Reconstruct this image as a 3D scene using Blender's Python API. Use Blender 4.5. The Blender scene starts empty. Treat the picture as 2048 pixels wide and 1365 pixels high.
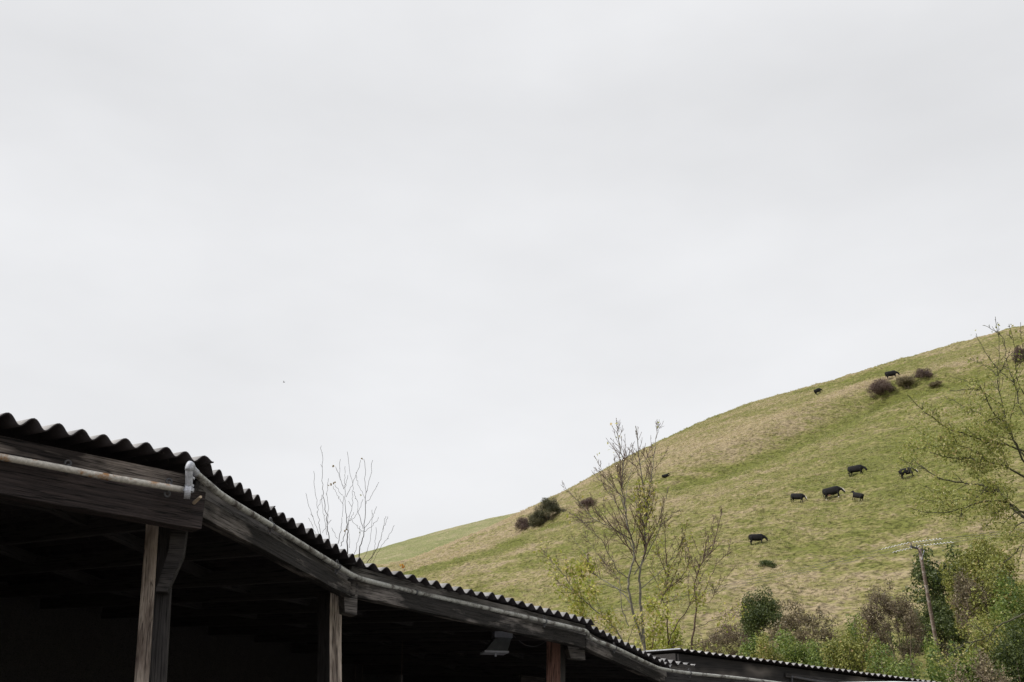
import bpy, bmesh, math, random
import numpy as np
from mathutils import Vector, Matrix
R = math.radians
random.seed(7); rng = np.random.default_rng(11)
S = bpy.context.scene
COL = S.collection

# ------------------------------------------------------------------ camera
CAMZ = 1.6; PITCH = R(24.0); FPX = 2048*35/36
cam = bpy.data.cameras.new('camera'); camo = bpy.data.objects.new('camera', cam); COL.objects.link(camo)
cam.lens = 35; cam.sensor_width = 36; cam.clip_start = 0.05; cam.clip_end = 6000
camo.location = (0, 0, CAMZ); camo.rotation_euler = (R(90)+PITCH, 0, 0); S.camera = camo
S.render.resolution_x = 1024; S.render.resolution_y = 682
# ------------------------------------------------------------------ world
W = bpy.data.worlds.new('World'); S.world = W; W.use_nodes = True
SUN_EL = R(38); SUN_DIR = Vector((-0.86, -0.30, 0)).normalized()*math.cos(SUN_EL) + Vector((0, 0, math.sin(SUN_EL)))
nt = W.node_tree; nt.nodes.clear()
def wn(t): return nt.nodes.new(t)
out = wn('ShaderNodeOutputWorld'); mix = wn('ShaderNodeMixShader')
sky = wn('ShaderNodeTexSky'); sky.sky_type = 'NISHITA'; sky.sun_disc = False
sky.sun_elevation = SUN_EL; sky.sun_rotation = math.atan2(SUN_DIR.x, SUN_DIR.y); sky.dust_density = 4; sky.air_density = 1.2
b1 = wn('ShaderNodeBackground'); b1.inputs['Strength'].default_value = 0.10
nt.links.new(sky.outputs[0], b1.inputs['Color'])
tc = wn('ShaderNodeTexCoord'); sep = wn('ShaderNodeSeparateXYZ'); nt.links.new(tc.outputs['Generated'], sep.inputs[0])
el = wn('ShaderNodeValToRGB'); nt.links.new(sep.outputs['Z'], el.inputs[0])
cr = el.color_ramp; cr.elements[0].position = 0.0; cr.elements[0].color = (.88, .88, .89, 1)
cr.elements[1].position = 1.0; cr.elements[1].color = (2.6, 2.6, 2.65, 1)
for p, v in ((.28, .91), (.45, .90), (.60, .85), (.72, .93), (.80, 1.7)):
    e = cr.elements.new(p); e.color = (v*.995, v, v*1.018, 1)
mp = wn('ShaderNodeMapping'); mp.inputs['Scale'].default_value = (1, 1, 2.4); nt.links.new(tc.outputs['Generated'], mp.inputs[0])
ns = wn('ShaderNodeTexNoise'); ns.inputs['Scale'].default_value = 2.3; ns.inputs['Detail'].default_value = 5; ns.inputs['Roughness'].default_value = .5
nt.links.new(mp.outputs[0], ns.inputs[0])
mr = wn('ShaderNodeMapRange'); mr.inputs['From Min'].default_value = .3; mr.inputs['From Max'].default_value = .7
mr.inputs['To Min'].default_value = .895; mr.inputs['To Max'].default_value = 1.035; nt.links.new(ns.outputs['Fac'], mr.inputs[0])
mul = wn('ShaderNodeVectorMath'); mul.operation = 'SCALE'; nt.links.new(el.outputs[0], mul.inputs[0]); nt.links.new(mr.outputs[0], mul.inputs['Scale'])
b2 = wn('ShaderNodeBackground'); b2.inputs['Strength'].default_value = 1.0; nt.links.new(mul.outputs[0], b2.inputs['Color'])
mix.inputs[0].default_value = .94
nt.links.new(b1.outputs[0], mix.inputs[1]); nt.links.new(b2.outputs[0], mix.inputs[2]); nt.links.new(mix.outputs[0], out.inputs[0])
# ------------------------------------------------------------------ sun
sl = bpy.data.lights.new('sun', 'SUN'); sl.energy = 3.0; sl.angle = R(6); sl.color = (1, .95, .87)
so = bpy.data.objects.new('sun', sl); COL.objects.link(so); so.rotation_euler = SUN_DIR.to_track_quat('Z', 'Y').to_euler()
S.view_settings.view_transform = 'Standard'; S.view_settings.look = 'None'; S.view_settings.exposure = 0.0; S.view_settings.gamma = 1

# ------------------------------------------------------------------ helpers
cp, sp_ = math.cos(PITCH), math.sin(PITCH)
def ray(px, py):
    a = (px-1024)/FPX; b = (682.5-py)/FPX
    return Vector((a, cp - b*sp_, sp_ + b*cp))
def at(px, py, d): return Vector((0, 0, CAMZ)) + ray(px, py)*d

def tag(o, label=None, cat=None, group=None, kind=None):
    if label: o['label'] = label
    if cat: o['category'] = cat
    if group: o['group'] = group
    if kind: o['kind'] = kind
    return o
def empty(name, loc, label, cat, group=None):
    o = bpy.data.objects.new(name, None); o.empty_display_size = .2; COL.objects.link(o); o.location = loc
    o.matrix_basis = Matrix.Translation(Vector(loc)); return tag(o, label, cat, group)
def wmat(o):
    m = o.matrix_basis.copy()
    return (wmat(o.parent) @ o.matrix_parent_inverse @ m) if o.parent else m
def link(name, me, mat, parent=None, M=None, smooth=False):
    o = bpy.data.objects.new(name, me); COL.objects.link(o)
    if mat is not None and not me.materials:
        for m in (mat if isinstance(mat, (list, tuple)) else [mat]): me.materials.append(m)
    if M is not None: o.matrix_basis = M
    if parent is not None:
        o.parent = parent; o.matrix_parent_inverse = wmat(parent).inverted()
    if smooth: me.polygons.foreach_set('use_smooth', [True]*len(me.polygons))
    return o
def mesh_np(name, V, F, smooth=False, attr=None, attrname='var'):
    V = np.asarray(V, dtype=np.float32); F = np.asarray(F, dtype=np.int32); k = F.shape[1]
    me = bpy.data.meshes.new(name); me.vertices.add(len(V)); me.vertices.foreach_set('co', V.ravel())
    me.loops.add(F.size); me.loops.foreach_set('vertex_index', F.ravel())
    me.polygons.add(len(F)); me.polygons.foreach_set('loop_start', np.arange(0, F.size, k, dtype=np.int32))
    me.update(calc_edges=True)
    if smooth: me.polygons.foreach_set('use_smooth', np.ones(len(F), dtype=bool))
    if attr is not None:
        dom = 'FACE' if len(attr) == len(F) else 'POINT'
        at_ = me.attributes.new(attrname, 'FLOAT', dom); at_.data.foreach_set('value', np.asarray(attr, dtype=np.float32))
    me.validate(); return me
class MB:
    def __init__(s): s.V = []; s.F = []; s.n = 0
    def add(s, V, F):
        V = np.asarray(V, dtype=float).reshape(-1, 3); s.V.append(V)
        s.F += [tuple(i+s.n for i in f) for f in F]; s.n += len(V); return s
    def box(s, c, d, M=None):
        x, y, z = d[0]/2, d[1]/2, d[2]/2
        V = np.array([(-x,-y,-z),(x,-y,-z),(x,y,-z),(-x,y,-z),(-x,-y,z),(x,-y,z),(x,y,z),(-x,y,z)])
        if M is not None: V = V @ np.array(M.to_3x3()).T
        return s.add(V+np.array(c), [(0,3,2,1),(4,5,6,7),(0,1,5,4),(1,2,6,5),(2,3,7,6),(3,0,4,7)])
    def tube(s, pts, rad, n=8, cap=True):
        V, F = tube_np(pts, rad, n); F = [tuple(f) for f in F]
        if cap: F += [tuple(range(n))[::-1], tuple(len(V)-n+i for i in range(n))]
        return s.add(V, F)
    def mesh(s, name):
        me = bpy.data.meshes.new(name); me.from_pydata([tuple(v) for v in np.concatenate(s.V)], [], s.F); me.update(); return me
    def build(s, name, mat, parent=None, M=None, smooth=False, bevel=0):
        o = link(name, s.mesh(name), mat, parent, M, smooth)
        if bevel:
            b = o.modifiers.new('bevel', 'BEVEL'); b.width = bevel; b.segments = 2; b.limit_method = 'ANGLE'
        return o
def tube_np(pts, rad, n=6):
    P = np.asarray([tuple(p) for p in pts], dtype=float); k = len(P)
    rad = np.broadcast_to(np.asarray(rad, dtype=float), (k,))
    T = np.gradient(P, axis=0); T /= np.linalg.norm(T, axis=1)[:, None]+1e-9
    ref = np.array([0, 0, 1.]) if abs(T[0][2]) < .9 else np.array([1., 0, 0])
    u = np.cross(T[0], ref); u /= np.linalg.norm(u); U = np.zeros_like(P)
    for i in range(k):
        u = u - T[i]*np.dot(u, T[i]); u /= np.linalg.norm(u)+1e-9; U[i] = u
    Wv = np.cross(T, U); a = np.linspace(0, 2*np.pi, n, endpoint=False)
    V = P[:, None, :] + rad[:, None, None]*(U[:, None, :]*np.cos(a)[None, :, None] + Wv[:, None, :]*np.sin(a)[None, :, None])
    i = np.arange(k-1)[:, None]*n; j = np.arange(n)[None, :]; j2 = (j+1) % n
    F = np.stack([i+j, i+j2, i+n+j2, i+n+j], axis=-1).reshape(-1, 4)
    return V.reshape(-1, 3), F
def tubes_mesh(name, lst, nfun=lambda r: 5):
    Vs, Fs, off = [], [], 0
    for pts, rad in lst:
        V, F = tube_np(pts, rad, nfun(max(np.atleast_1d(rad)))); Vs.append(V); Fs.append(F+off); off += len(V)
    return mesh_np(name, np.concatenate(Vs), np.concatenate(Fs), smooth=True)
def smoothpath(pts, n):
    P = np.asarray([tuple(p) for p in pts], dtype=float); k = len(P)
    if k < 3:
        t = np.linspace(0, 1, n)[:, None]; return P[0]*(1-t)+P[-1]*t
    Q = np.vstack([2*P[0]-P[1], P, 2*P[-1]-P[-2]]); t = np.linspace(0, k-1-1e-6, n); i = t.astype(int); f = (t-i)[:, None]
    p0, p1, p2, p3 = Q[i], Q[i+1], Q[i+2], Q[i+3]
    return .5*((2*p1)+(-p0+p2)*f+(2*p0-5*p1+4*p2-p3)*f*f+(-p0+3*p1-3*p2+p3)*f**3)
def _h(i, j, k):
    n = (i*374761393 + j*668265263 + k*2147483647//3*7 + 1013904223) & 0xffffffff
    n = ((n ^ (n >> 13))*1274126177) & 0xffffffff; n = n ^ (n >> 16)
    return (n & 0xffffff)/float(0xffffff)
def vnoise(x, y, z):
    x, y, z = np.broadcast_arrays(np.asarray(x, float), y, z)
    i, j, k = np.floor(x).astype(np.int64), np.floor(y).astype(np.int64), np.floor(z).astype(np.int64)
    f, g, h = x-i, y-j, z-k; f, g, h = f*f*(3-2*f), g*g*(3-2*g), h*h*(3-2*h)
    r = 0
    for a in (0, 1):
        for b in (0, 1):
            for c in (0, 1):
                r = r + _h(i+a, j+b, k+c)*(f if a else 1-f)*(g if b else 1-g)*(h if c else 1-h)
    return r-.5

# ------------------------------------------------------------------ materials
def newmat(name):
    m = bpy.data.materials.new(name); m.use_nodes = True; t = m.node_tree; t.nodes.clear()
    o = t.nodes.new('ShaderNodeOutputMaterial'); return m, t, o
class NT:
    def __init__(s, t): s.t = t
    def n(s, ty, **kw):
        nd = s.t.nodes.new(ty)
        for k, v in kw.items(): setattr(nd, k, v)
        return nd
    def l(s, a, b): s.t.links.new(a, b)
    def noise(s, co, scale, detail=4, rough=.55, sc=None):
        if sc:
            m = s.n('ShaderNodeMapping'); m.inputs['Scale'].default_value = sc; s.l(co, m.inputs[0]); co = m.outputs[0]
        a = s.n('ShaderNodeTexNoise'); a.inputs['Scale'].default_value = scale; a.inputs['Detail'].default_value = detail
        a.inputs['Roughness'].default_value = rough; s.l(co, a.inputs[0]); return a.outputs['Fac']
    def ramp(s, fac, stops):
        r = s.n('ShaderNodeValToRGB'); s.l(fac, r.inputs[0]); e = r.color_ramp.elements
        for i, (p, c) in enumerate(stops):
            x = e[i] if i < 2 else e.new(p)
            x.position = p; x.color = (c, c, c, 1) if not isinstance(c, tuple) else (*c, 1)
        return r.outputs[0]
    def mixc(s, f, a, b):
        m = s.n('ShaderNodeMix', data_type='RGBA')
        for v, i in ((f, 0), (a, 6), (b, 7)):
            if hasattr(v, 'is_output'): s.l(v, m.inputs[i])
            else: m.inputs[i].default_value = v if i == 0 else (*v, 1)
        return m.outputs[2]
    def math(s, op, a, b):
        m = s.n('ShaderNodeMath', operation=op)
        for i, v in enumerate((a, b)):
            if hasattr(v, 'is_output'): s.l(v, m.inputs[i])
            else: m.inputs[i].default_value = v
        return m.outputs[0]
    def bump(s, h, dist=.01, strength=.6):
        b = s.n('ShaderNodeBump'); b.inputs['Distance'].default_value = dist; b.inputs['Strength'].default_value = strength; s.l(h, b.inputs['Height']); return b.outputs[0]
    def bsdf(s, out, col, rough=.7, normal=None, metal=0, spec=.3):
        p = s.n('ShaderNodeBsdfPrincipled')
        if hasattr(col, 'is_output'): s.l(col, p.inputs['Base Color'])
        else: p.inputs['Base Color'].default_value = (*col, 1)
        if hasattr(rough, 'is_output'): s.l(rough, p.inputs['Roughness'])
        else: p.inputs['Roughness'].default_value = rough
        p.inputs['Metallic'].default_value = metal; p.inputs['Specular IOR Level'].default_value = spec
        if normal is not None: s.l(normal, p.inputs['Normal'])
        s.l(p.outputs[0], out.inputs['Surface']); return p
def wood(name, dark, mid, pale, lo=.5, hi=.68, seed=0.):
    m, t, o = newmat(name); n = NT(t); tc = n.n('ShaderNodeTexCoord'); co = tc.outputs['Object']
    mm = n.n('ShaderNodeMapping'); mm.inputs['Location'].default_value = (seed, seed*2.1, seed*.7); n.l(co, mm.inputs[0]); co = mm.outputs[0]
    grain = n.noise(co, 6, 8, .65, (.5, 14, 14)); fine = n.noise(co, 20, 6, .7, (.6, 12, 12)); big = n.noise(co, 2.2, 4, .6, (.7, 2.5, 2.5))
    c = n.mixc(n.ramp(grain, ((.35, 0.), (.65, 1.))), dark, mid)
    f = n.math('MULTIPLY', n.ramp(big, ((lo, 0.), (hi, 1.))), n.ramp(fine, ((.3, .35), (.62, 1.))))
    c = n.mixc(f, c, pale)
    ck = n.ramp(n.math('ABSOLUTE', n.math('SUBTRACT', n.noise(co, 2.6, 3, .55, (.35, 15, 15)), .5), 0.), ((.004, .12), (.022, 1.)))
    m2 = n.n('ShaderNodeMix', data_type='RGBA', blend_type='MULTIPLY'); m2.inputs[0].default_value = 1; n.l(c, m2.inputs[6]); n.l(ck, m2.inputs[7]); c = m2.outputs[2]
    grain = n.math('ADD', grain, n.math('MULTIPLY', ck, .25))
    n.bsdf(o, c, .78, n.bump(n.math('ADD', grain, n.math('MULTIPLY', fine, .5)), .012, .9), spec=.25); return m
M_BEAM = wood('stained_beam', (.018, .014, .0145), (.050, .038, .037), (.13, .10, .095), .50, .75, 3.)
M_FASCIA2 = wood('grey_fascia', (.050, .046, .044), (.105, .097, .092), (.27, .25, .235), .45, .62, 13.)
M_PLATE = wood('weathered_plate', (.022, .018, .018), (.055, .045, .043), (.36, .31, .28), .44, .60, 11.)
M_FASCIA = wood('weathered_fascia', (.030, .027, .026), (.065, .058, .055), (.21, .19, .175), .47, .62, 1.)
M_BEAM2 = wood('mottled_beam', (.010, .009, .009), (.030, .026, .025), (.23, .205, .19), .50, .64, 9.)
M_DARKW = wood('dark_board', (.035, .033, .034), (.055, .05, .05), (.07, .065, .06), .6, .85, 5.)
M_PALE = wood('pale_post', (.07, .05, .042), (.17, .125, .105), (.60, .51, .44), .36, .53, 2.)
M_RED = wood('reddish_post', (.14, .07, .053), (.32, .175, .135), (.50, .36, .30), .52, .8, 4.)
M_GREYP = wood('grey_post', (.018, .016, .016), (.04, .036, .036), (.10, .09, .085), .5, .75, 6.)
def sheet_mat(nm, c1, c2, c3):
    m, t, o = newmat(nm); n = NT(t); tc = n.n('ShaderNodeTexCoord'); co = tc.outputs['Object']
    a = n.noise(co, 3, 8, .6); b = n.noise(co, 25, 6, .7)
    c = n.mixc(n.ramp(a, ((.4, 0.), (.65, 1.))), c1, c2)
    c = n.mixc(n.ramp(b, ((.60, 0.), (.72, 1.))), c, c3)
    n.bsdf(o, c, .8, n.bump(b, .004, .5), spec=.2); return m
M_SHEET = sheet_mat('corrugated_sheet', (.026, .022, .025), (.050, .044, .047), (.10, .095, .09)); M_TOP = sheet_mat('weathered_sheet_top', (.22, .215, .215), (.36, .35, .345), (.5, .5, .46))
def pipe_mat(name, base, rust, lo, hi, metal=.3):
    m, t, o = newmat(name); n = NT(t); tc = n.n('ShaderNodeTexCoord'); co = tc.outputs['Object']
    a = n.noise(co, 9, 6, .7); b = n.noise(co, 60, 5, .7)
    c = n.mixc(n.ramp(b, ((.35, 0.), (.7, 1.))), tuple(x*.55 for x in base), base)
    c = n.mixc(n.ramp(a, ((lo, 0.), (hi, 1.))), c, rust)
    n.bsdf(o, c, .62, n.bump(b, .002, .5), metal=metal); return m
M_PIPE = pipe_mat('galvanised_pipe', (.58, .55, .50), (.30, .16, .07), .50, .60, .1)
M_PIPED = pipe_mat('dull_pipe', (.46, .46, .43), (.07, .06, .055), .48, .62, .1)
M_FIT = pipe_mat('bright_fitting', (.56, .58, .64), (.25, .25, .28), .52, .68, .2)
M_IRON = pipe_mat('dark_iron', (.11, .11, .12), (.16, .12, .10), .55, .7, .2)
def plain(name, col, rough=.6, metal=0, spec=.4, var=.2):
    m, t, o = newmat(name); n = NT(t); tc = n.n('ShaderNodeTexCoord')
    a = n.noise(tc.outputs['Object'], 12, 5, .6)
    c = n.mixc(n.ramp(a, ((.35, 0.), (.65, 1.))), tuple(x*(1-var) for x in col), tuple(min(1, x*(1+var)) for x in col))
    n.bsdf(o, c, rough, None, metal, spec); return m
def leaf_mat(name, stops, trans=.35):
    m, t, o = newmat(name); n = NT(t)
    a = n.n('ShaderNodeAttribute'); a.attribute_name = 'var'
    c = n.ramp(a.outputs['Fac'], stops)
    d = n.n('ShaderNodeBsdfPrincipled'); n.l(c, d.inputs['Base Color']); d.inputs['Roughness'].default_value = .4; d.inputs['Specular IOR Level'].default_value = .35
    tr = n.n('ShaderNodeBsdfTranslucent'); n.l(c, tr.inputs[0]); mx = n.n('ShaderNodeMixShader'); mx.inputs[0].default_value = trans
    n.l(d.outputs[0], mx.inputs[1]); n.l(tr.outputs[0], mx.inputs[2]); n.l(mx.outputs[0], o.inputs[0]); return m
L_YEL = leaf_mat('yellow_green_leaf', ((0, (.22, .26, .035)), (.5, (.36, .38, .07)), (.8, (.50, .44, .12)), (1, (.52, .42, .22))))
L_GRN = leaf_mat('green_leaf', ((0, (.06, .105, .025)), (.5, (.155, .21, .045)), (.85, (.27, .31, .08)), (1, (.50, .48, .25))))
L_DRK = leaf_mat('ivy_leaf', ((0, (.03, .05, .016)), (.55, (.08, .105, .028)), (.9, (.15, .18, .05)), (1, (.25, .28, .14))))
L_ASH = leaf_mat('ash_leaf', ((0, (.16, .19, .04)), (.5, (.27, .29, .07)), (.85, (.38, .37, .12)), (1, (.42, .34, .16))), .45)
L_OLV = leaf_mat('olive_leaf', ((0, (.09, .11, .028)), (.5, (.25, .26, .06)), (.85, (.31, .31, .10)), (1, (.50, .36, .18))))
L_BRN = leaf_mat('bramble_leaf', ((0, (.08, .07, .04)), (.5, (.18, .15, .085)), (.85, (.28, .23, .14)), (1, (.40, .33, .22))))
L_MAR = leaf_mat('maroon_twig_leaf', ((0, (.07, .045, .04)), (.5, (.13, .085, .075)), (.85, (.20, .15, .12)), (1, (.25, .22, .15))))
L_ORG = leaf_mat('orange_leaf', ((0, (.55, .22, .03)), (1, (.6, .33, .05))))
B_GREY = plain('grey_bark', (.19, .175, .15), .85, var=.35); B_RED = plain('reddish_twig_bark', (.115, .078, .062), .85, var=.3)
B_DARK = plain('dark_bark', (.055, .045, .038), .85, var=.3); B_MOSS = plain('mossy_bark', (.065, .062, .035), .85, var=.45)
B_BRN = plain('brown_stem_bark', (.15, .115, .085), .85, var=.3)

def grass_mat(name, green, olive, straw, z=5.):
    m, t, o = newmat(name); n = NT(t); tc = n.n('ShaderNodeTexCoord'); co = tc.outputs['Object']
    a = n.n('ShaderNodeAttribute'); a.attribute_name = 'straw'
    n1 = n.noise(co, .45, 7, .62, (.5, .5, 1.6)); n2 = n.noise(co, 1.7, 6, .65, (.7, .7, 1.8)); n3 = n.noise(co, .09, 4, .6)
    f = n.math('ADD', n.math('MULTIPLY', n1, 1.5), n.math('MULTIPLY', n2, 1.3))
    f = n.math('ADD', f, n.math('MULTIPLY', a.outputs['Fac'], .55)); f = n.math('ADD', f, n.math('MULTIPLY', n3, .35))
    f = n.math('SUBTRACT', f, 1.30)
    c = n.ramp(f, ((.0, green), (.27, olive), (.55, straw)))
    tk = n.ramp(n.noise(co, 2.6, 8, .72, (.6, .6, 1.6)), ((.38, .36), (.55, 1.15)))  # fine speckle; its dark end paints shade between tussocks into the colour
    mm = n.n('ShaderNodeMix', data_type='RGBA', blend_type='MULTIPLY'); mm.inputs[0].default_value = 1; n.l(c, mm.inputs[6]); n.l(tk, mm.inputs[7])
    n.bsdf(o, mm.outputs[2], .95, n.bump(n2, .35, .9), spec=.08); return m
G_HILL = grass_mat('pasture', (.128, .136, .038), (.195, .178, .074), (.275, .222, .140))
G_FAR = grass_mat('far_pasture', (.165, .18, .075), (.215, .21, .10), (.29, .255, .16))

# ------------------------------------------------------------------ terrain
sil = [(500, 1150), (720, 1140), (805, 1131), (850, 1112), (930, 1078), (1000, 1048), (1060, 1020), (1150, 975), (1230, 931), (1315, 888), (1400, 848), (1500, 808), (1640, 769), (1800, 721), (1950, 681), (2048, 655), (2300, 600)]
silf = [(400, 1185), (600, 1138), (720, 1108), (800, 1085), (900, 1056), (1000, 1033), (1080, 1016), (1300, 975), (1700, 960)]
def azT(l):
    A, T = [], []
    for p in l:
        r = ray(*p); A.append(math.atan2(r.x, r.y)); T.append(r.z/math.hypot(r.x, r.y))
    return np.array(A), np.array(T)
A1, T1 = azT(sil); A2, T2 = azT(silf)
A1 = np.concatenate([[-1.2, -.6], A1, [1.0, 1.5, 2.0]]); T1 = np.concatenate([[.03, .10], T1, [.42, .25, .03]])
A2 = np.concatenate([[-1.2, -.6], A2, [.8, 1.6]]); T2 = np.concatenate([[.02, .09], T2, [.15, .02]])
def Tfun(az, A, T):
    s = 0; 
    for k, wgt in ((-.012, .25), (0, .5), (.012, .25)): s = s + wgt*np.interp(az+k, A, T)
    return s
def hprof(r, T, rc, w0):
    w = r/rc; q = np.where(w < 1, 1-((1-w)/(1-w0))**2, 1-1.2*(w-1)**2)
    z = CAMZ + r*T*np.maximum(q, -1.5)
    k = 1.2; return k*np.logaddexp(0, np.clip(z/k, -50, 1e5))*1.0
FEAT = []   # lynchet lines, filled below
def hill_base(x, y):
    az = np.arctan2(x, y); r = np.hypot(x, y)+1e-6
    T = Tfun(az, A1, T1); rc = 248+14*np.sin(az*5)
    z = hprof(r, T, rc, .2); z = z*np.clip((r-17)/14, 0, 1)
    return z
def seglist_dist(x, y, P):
    best = np.full(np.shape(x), 1e9); sg = np.zeros(np.shape(x)); tt = np.zeros(np.shape(x)); L = len(P)-1
    for i in range(L):
        a, b = P[i], P[i+1]; d = b-a; l2 = (d**2).sum(); t = np.clip(((x-a[0])*d[0]+(y-a[1])*d[1])/l2, 0, 1)
        dx, dy = x-a[0]-t*d[0], y-a[1]-t*d[1]; D = np.hypot(dx, dy); s = np.sign(d[0]*dy-d[1]*dx)
        m = D < best; best = np.where(m, D, best); sg = np.where(m, s, sg); tt = np.where(m, (i+t)/L, tt)
    return best*sg, tt
def feat(x, y):
    dz = 0*x; st = 0*x
    for P, A, sg in FEAT:
        d, t = seglist_dist(x, y, P); e = np.clip(t*8, 0, 1)*np.clip((1-t)*8, 0, 1)
        dz = dz + e*A*(np.exp(-((d-sg)/sg)**2)-np.exp(-((d+sg*.7)/(sg*.8))**2))
        st = st + e*(.3*np.exp(-((d-sg*1.2)/(sg*1.3))**2)-.9*np.exp(-((d+sg)/sg)**2))
    return dz, st
def hill_z(x, y, fine=True):
    x = np.asarray(x, float); y = np.asarray(y, float); z = hill_base(x, y); r = np.hypot(x, y)
    k = np.clip((r-40)/40, 0, 1)*np.clip((420-r)/100, 0, 1)
    z = z + k*(3.2*vnoise(x/45, y/45, 0*x) + 1.0*vnoise(x/14, y/14, 3+0*x))*np.clip((235-r)/60, .25, 1)
    if FEAT: z = z + feat(x, y)[0]
    if fine:
        zc = z/1.1
        z = z + k*.15*np.sin(z*4.6+7*vnoise(x/26, y/26, 0*x))*np.clip(.6+2.2*vnoise(x/17, y/17, 5+0*x), 0, 1.3)
        z = z + k*(.55*vnoise(x/5, y/5, zc) +   .75*vnoise(x/1.5, y/1.5, zc*1.6) + .46*vnoise(x/.6+9, y/.6, zc*3))
    return z
def hit(px, py, r0=45., r1=330., fine=False):
    rr = ray(px, py); h = math.hypot(rr.x, rr.y); R_ = np.linspace(r0, r1, 1200)
    x, y = rr.x/h*R_, rr.y/h*R_; z = hill_z(x, y, fine); zr = CAMZ+rr.z/h*R_
    i = np.where(z >= zr)[0]; i = i[0] if len(i) else int(np.argmax(z-zr))
    return Vector((x[i], y[i], z[i])), R_[i]
def fl(pts):
    return np.array([[hit(*p)[0].x, hit(*p)[0].y] for p in pts])
_f = [(fl([(1290, 985), (1380, 950), (1450, 925), (1560, 878), (1650, 835), (1730, 800), (1830, 775)]), 1.9, 6.5),
      (fl([(1740, 800), (1800, 785), (1870, 765), (1960, 740), (2040, 735)]), 1.6, 4.5),
      (fl([(780, 1150), (900, 1122), (1000, 1090), (1080, 1062)]), -.25, 5.),
      (fl([(1000, 1068), (1090, 1045), (1200, 1015), (1300, 985)]), 1.2, 5.)]
for P, A, sg in _f: FEAT.append((P if True else P, A, sg))

def polar(name, azs, rs, zf, mat, strawf):
    AZ, RR = np.meshgrid(azs, rs); x = np.sin(AZ)*RR; y = np.cos(AZ)*RR; z = zf(x, y)
    V = np.stack([x, y, z], -1).reshape(-1, 3); na, nr = len(azs), len(rs)
    i = (np.arange(nr-1)[:, None]*na+np.arange(na-1)[None, :]).ravel(); F = np.stack([i, i+1, i+na+1, i+na], -1)[:, ::-1]
    me = mesh_np(name, V, F, True, strawf(x, y, z).ravel(), 'straw')
    o = link(name, me, mat); return tag(o, kind='structure')
azs = np.concatenate([np.linspace(-1.5, -.30, 60)[:-1], np.linspace(-.30, -.17, 60)[:-1], np.linspace(-.17, .50, 760), np.linspace(.50, .62, 60)[1:], np.linspace(.62, 1.9, 60)[1:]])
rs = np.concatenate([np.linspace(24, 60, 60)[:-1], np.linspace(60, 300, 620), np.linspace(300, 700, 60)[1:]])
def straw(x, y, z):
    r = np.hypot(x, y); az = np.arctan2(x, y); w = r/250
    s = .30*np.clip((w-.66)/.2, 0, 1) + .9*np.clip((w-.9)/.05, 0, 1)*np.clip((.04-az)/.04, 0, 1) + .25*np.clip((.10-az)/.12, 0, 1) + .35*np.exp(-((w-.44)/.07)**2)
    s = s + .9*vnoise(x/28, y/28, z/9) + .7*vnoise(x/9, y/9, z/2.5) - .2
    return s + feat(x, y)[1]
polar('hill', azs, rs, hill_z, G_HILL, straw)
def far_z(x, y):
    r = np.hypot(x, y); T = Tfun(np.arctan2(x, y), A2, T2); z = hprof(r, T, 470., .3)
    return z + .35*vnoise(x/3, y/3, z/1.) + .5*vnoise(x/11, y/11, z/3)
polar('far_hill', np.concatenate([np.linspace(-1.4, -.22, 40)[:-1], np.linspace(-.22, .12, 300), np.linspace(.12, 1.5, 60)[1:]]), np.concatenate([np.linspace(300, 480, 200), np.linspace(480, 900, 40)[1:]]), far_z, G_FAR,
      lambda x, y, z: -.0+.9*vnoise(x/25, y/25, z/8)+.9*np.clip((CAMZ+np.hypot(x, y)*.17-z)/12, 0, 1))
def gravel():
    m, t, o = newmat('yard_gravel'); n = NT(t); tc = n.n('ShaderNodeTexCoord'); co = tc.outputs['Object']
    a = n.noise(co, 1.2, 6, .6); b = n.noise(co, 40, 6, .8)
    c = n.mixc(n.ramp(b, ((.35, 0.), (.65, 1.))), (.10, .09, .078), (.24, .22, .19)); c = n.mixc(n.ramp(a, ((.45, 0.), (.6, 1.))), c, (.12, .105, .085))
    n.bsdf(o, c, .9, n.bump(b, .02, .8)); return m
th = np.linspace(0, 2*np.pi, 97); rr_ = np.linspace(0.01, 25, 30); TH, RR = np.meshgrid(th, rr_)
V = np.stack([np.cos(TH)*RR, np.sin(TH)*RR, 0.03*vnoise(np.cos(TH)*RR, np.sin(TH)*RR, 0*RR)-.0*RR], -1).reshape(-1, 3)
i = (np.arange(29)[:, None]*97+np.arange(96)[None, :]).ravel()
tag(link('yard_ground', mesh_np('yard_ground', V, np.stack([i, i+1, i+98, i+97], -1)[:, ::-1], True), gravel()), kind='structure')
me = mesh_np('ground', [(-5000, -5000, -.06), (5000, -5000, -.06), (5000, 5000, -.06), (-5000, 5000, -.06)], [(0, 1, 2, 3)], attr=[0.3]*4, attrname='straw')
tag(link('ground', me, G_FAR), kind='structure')

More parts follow.
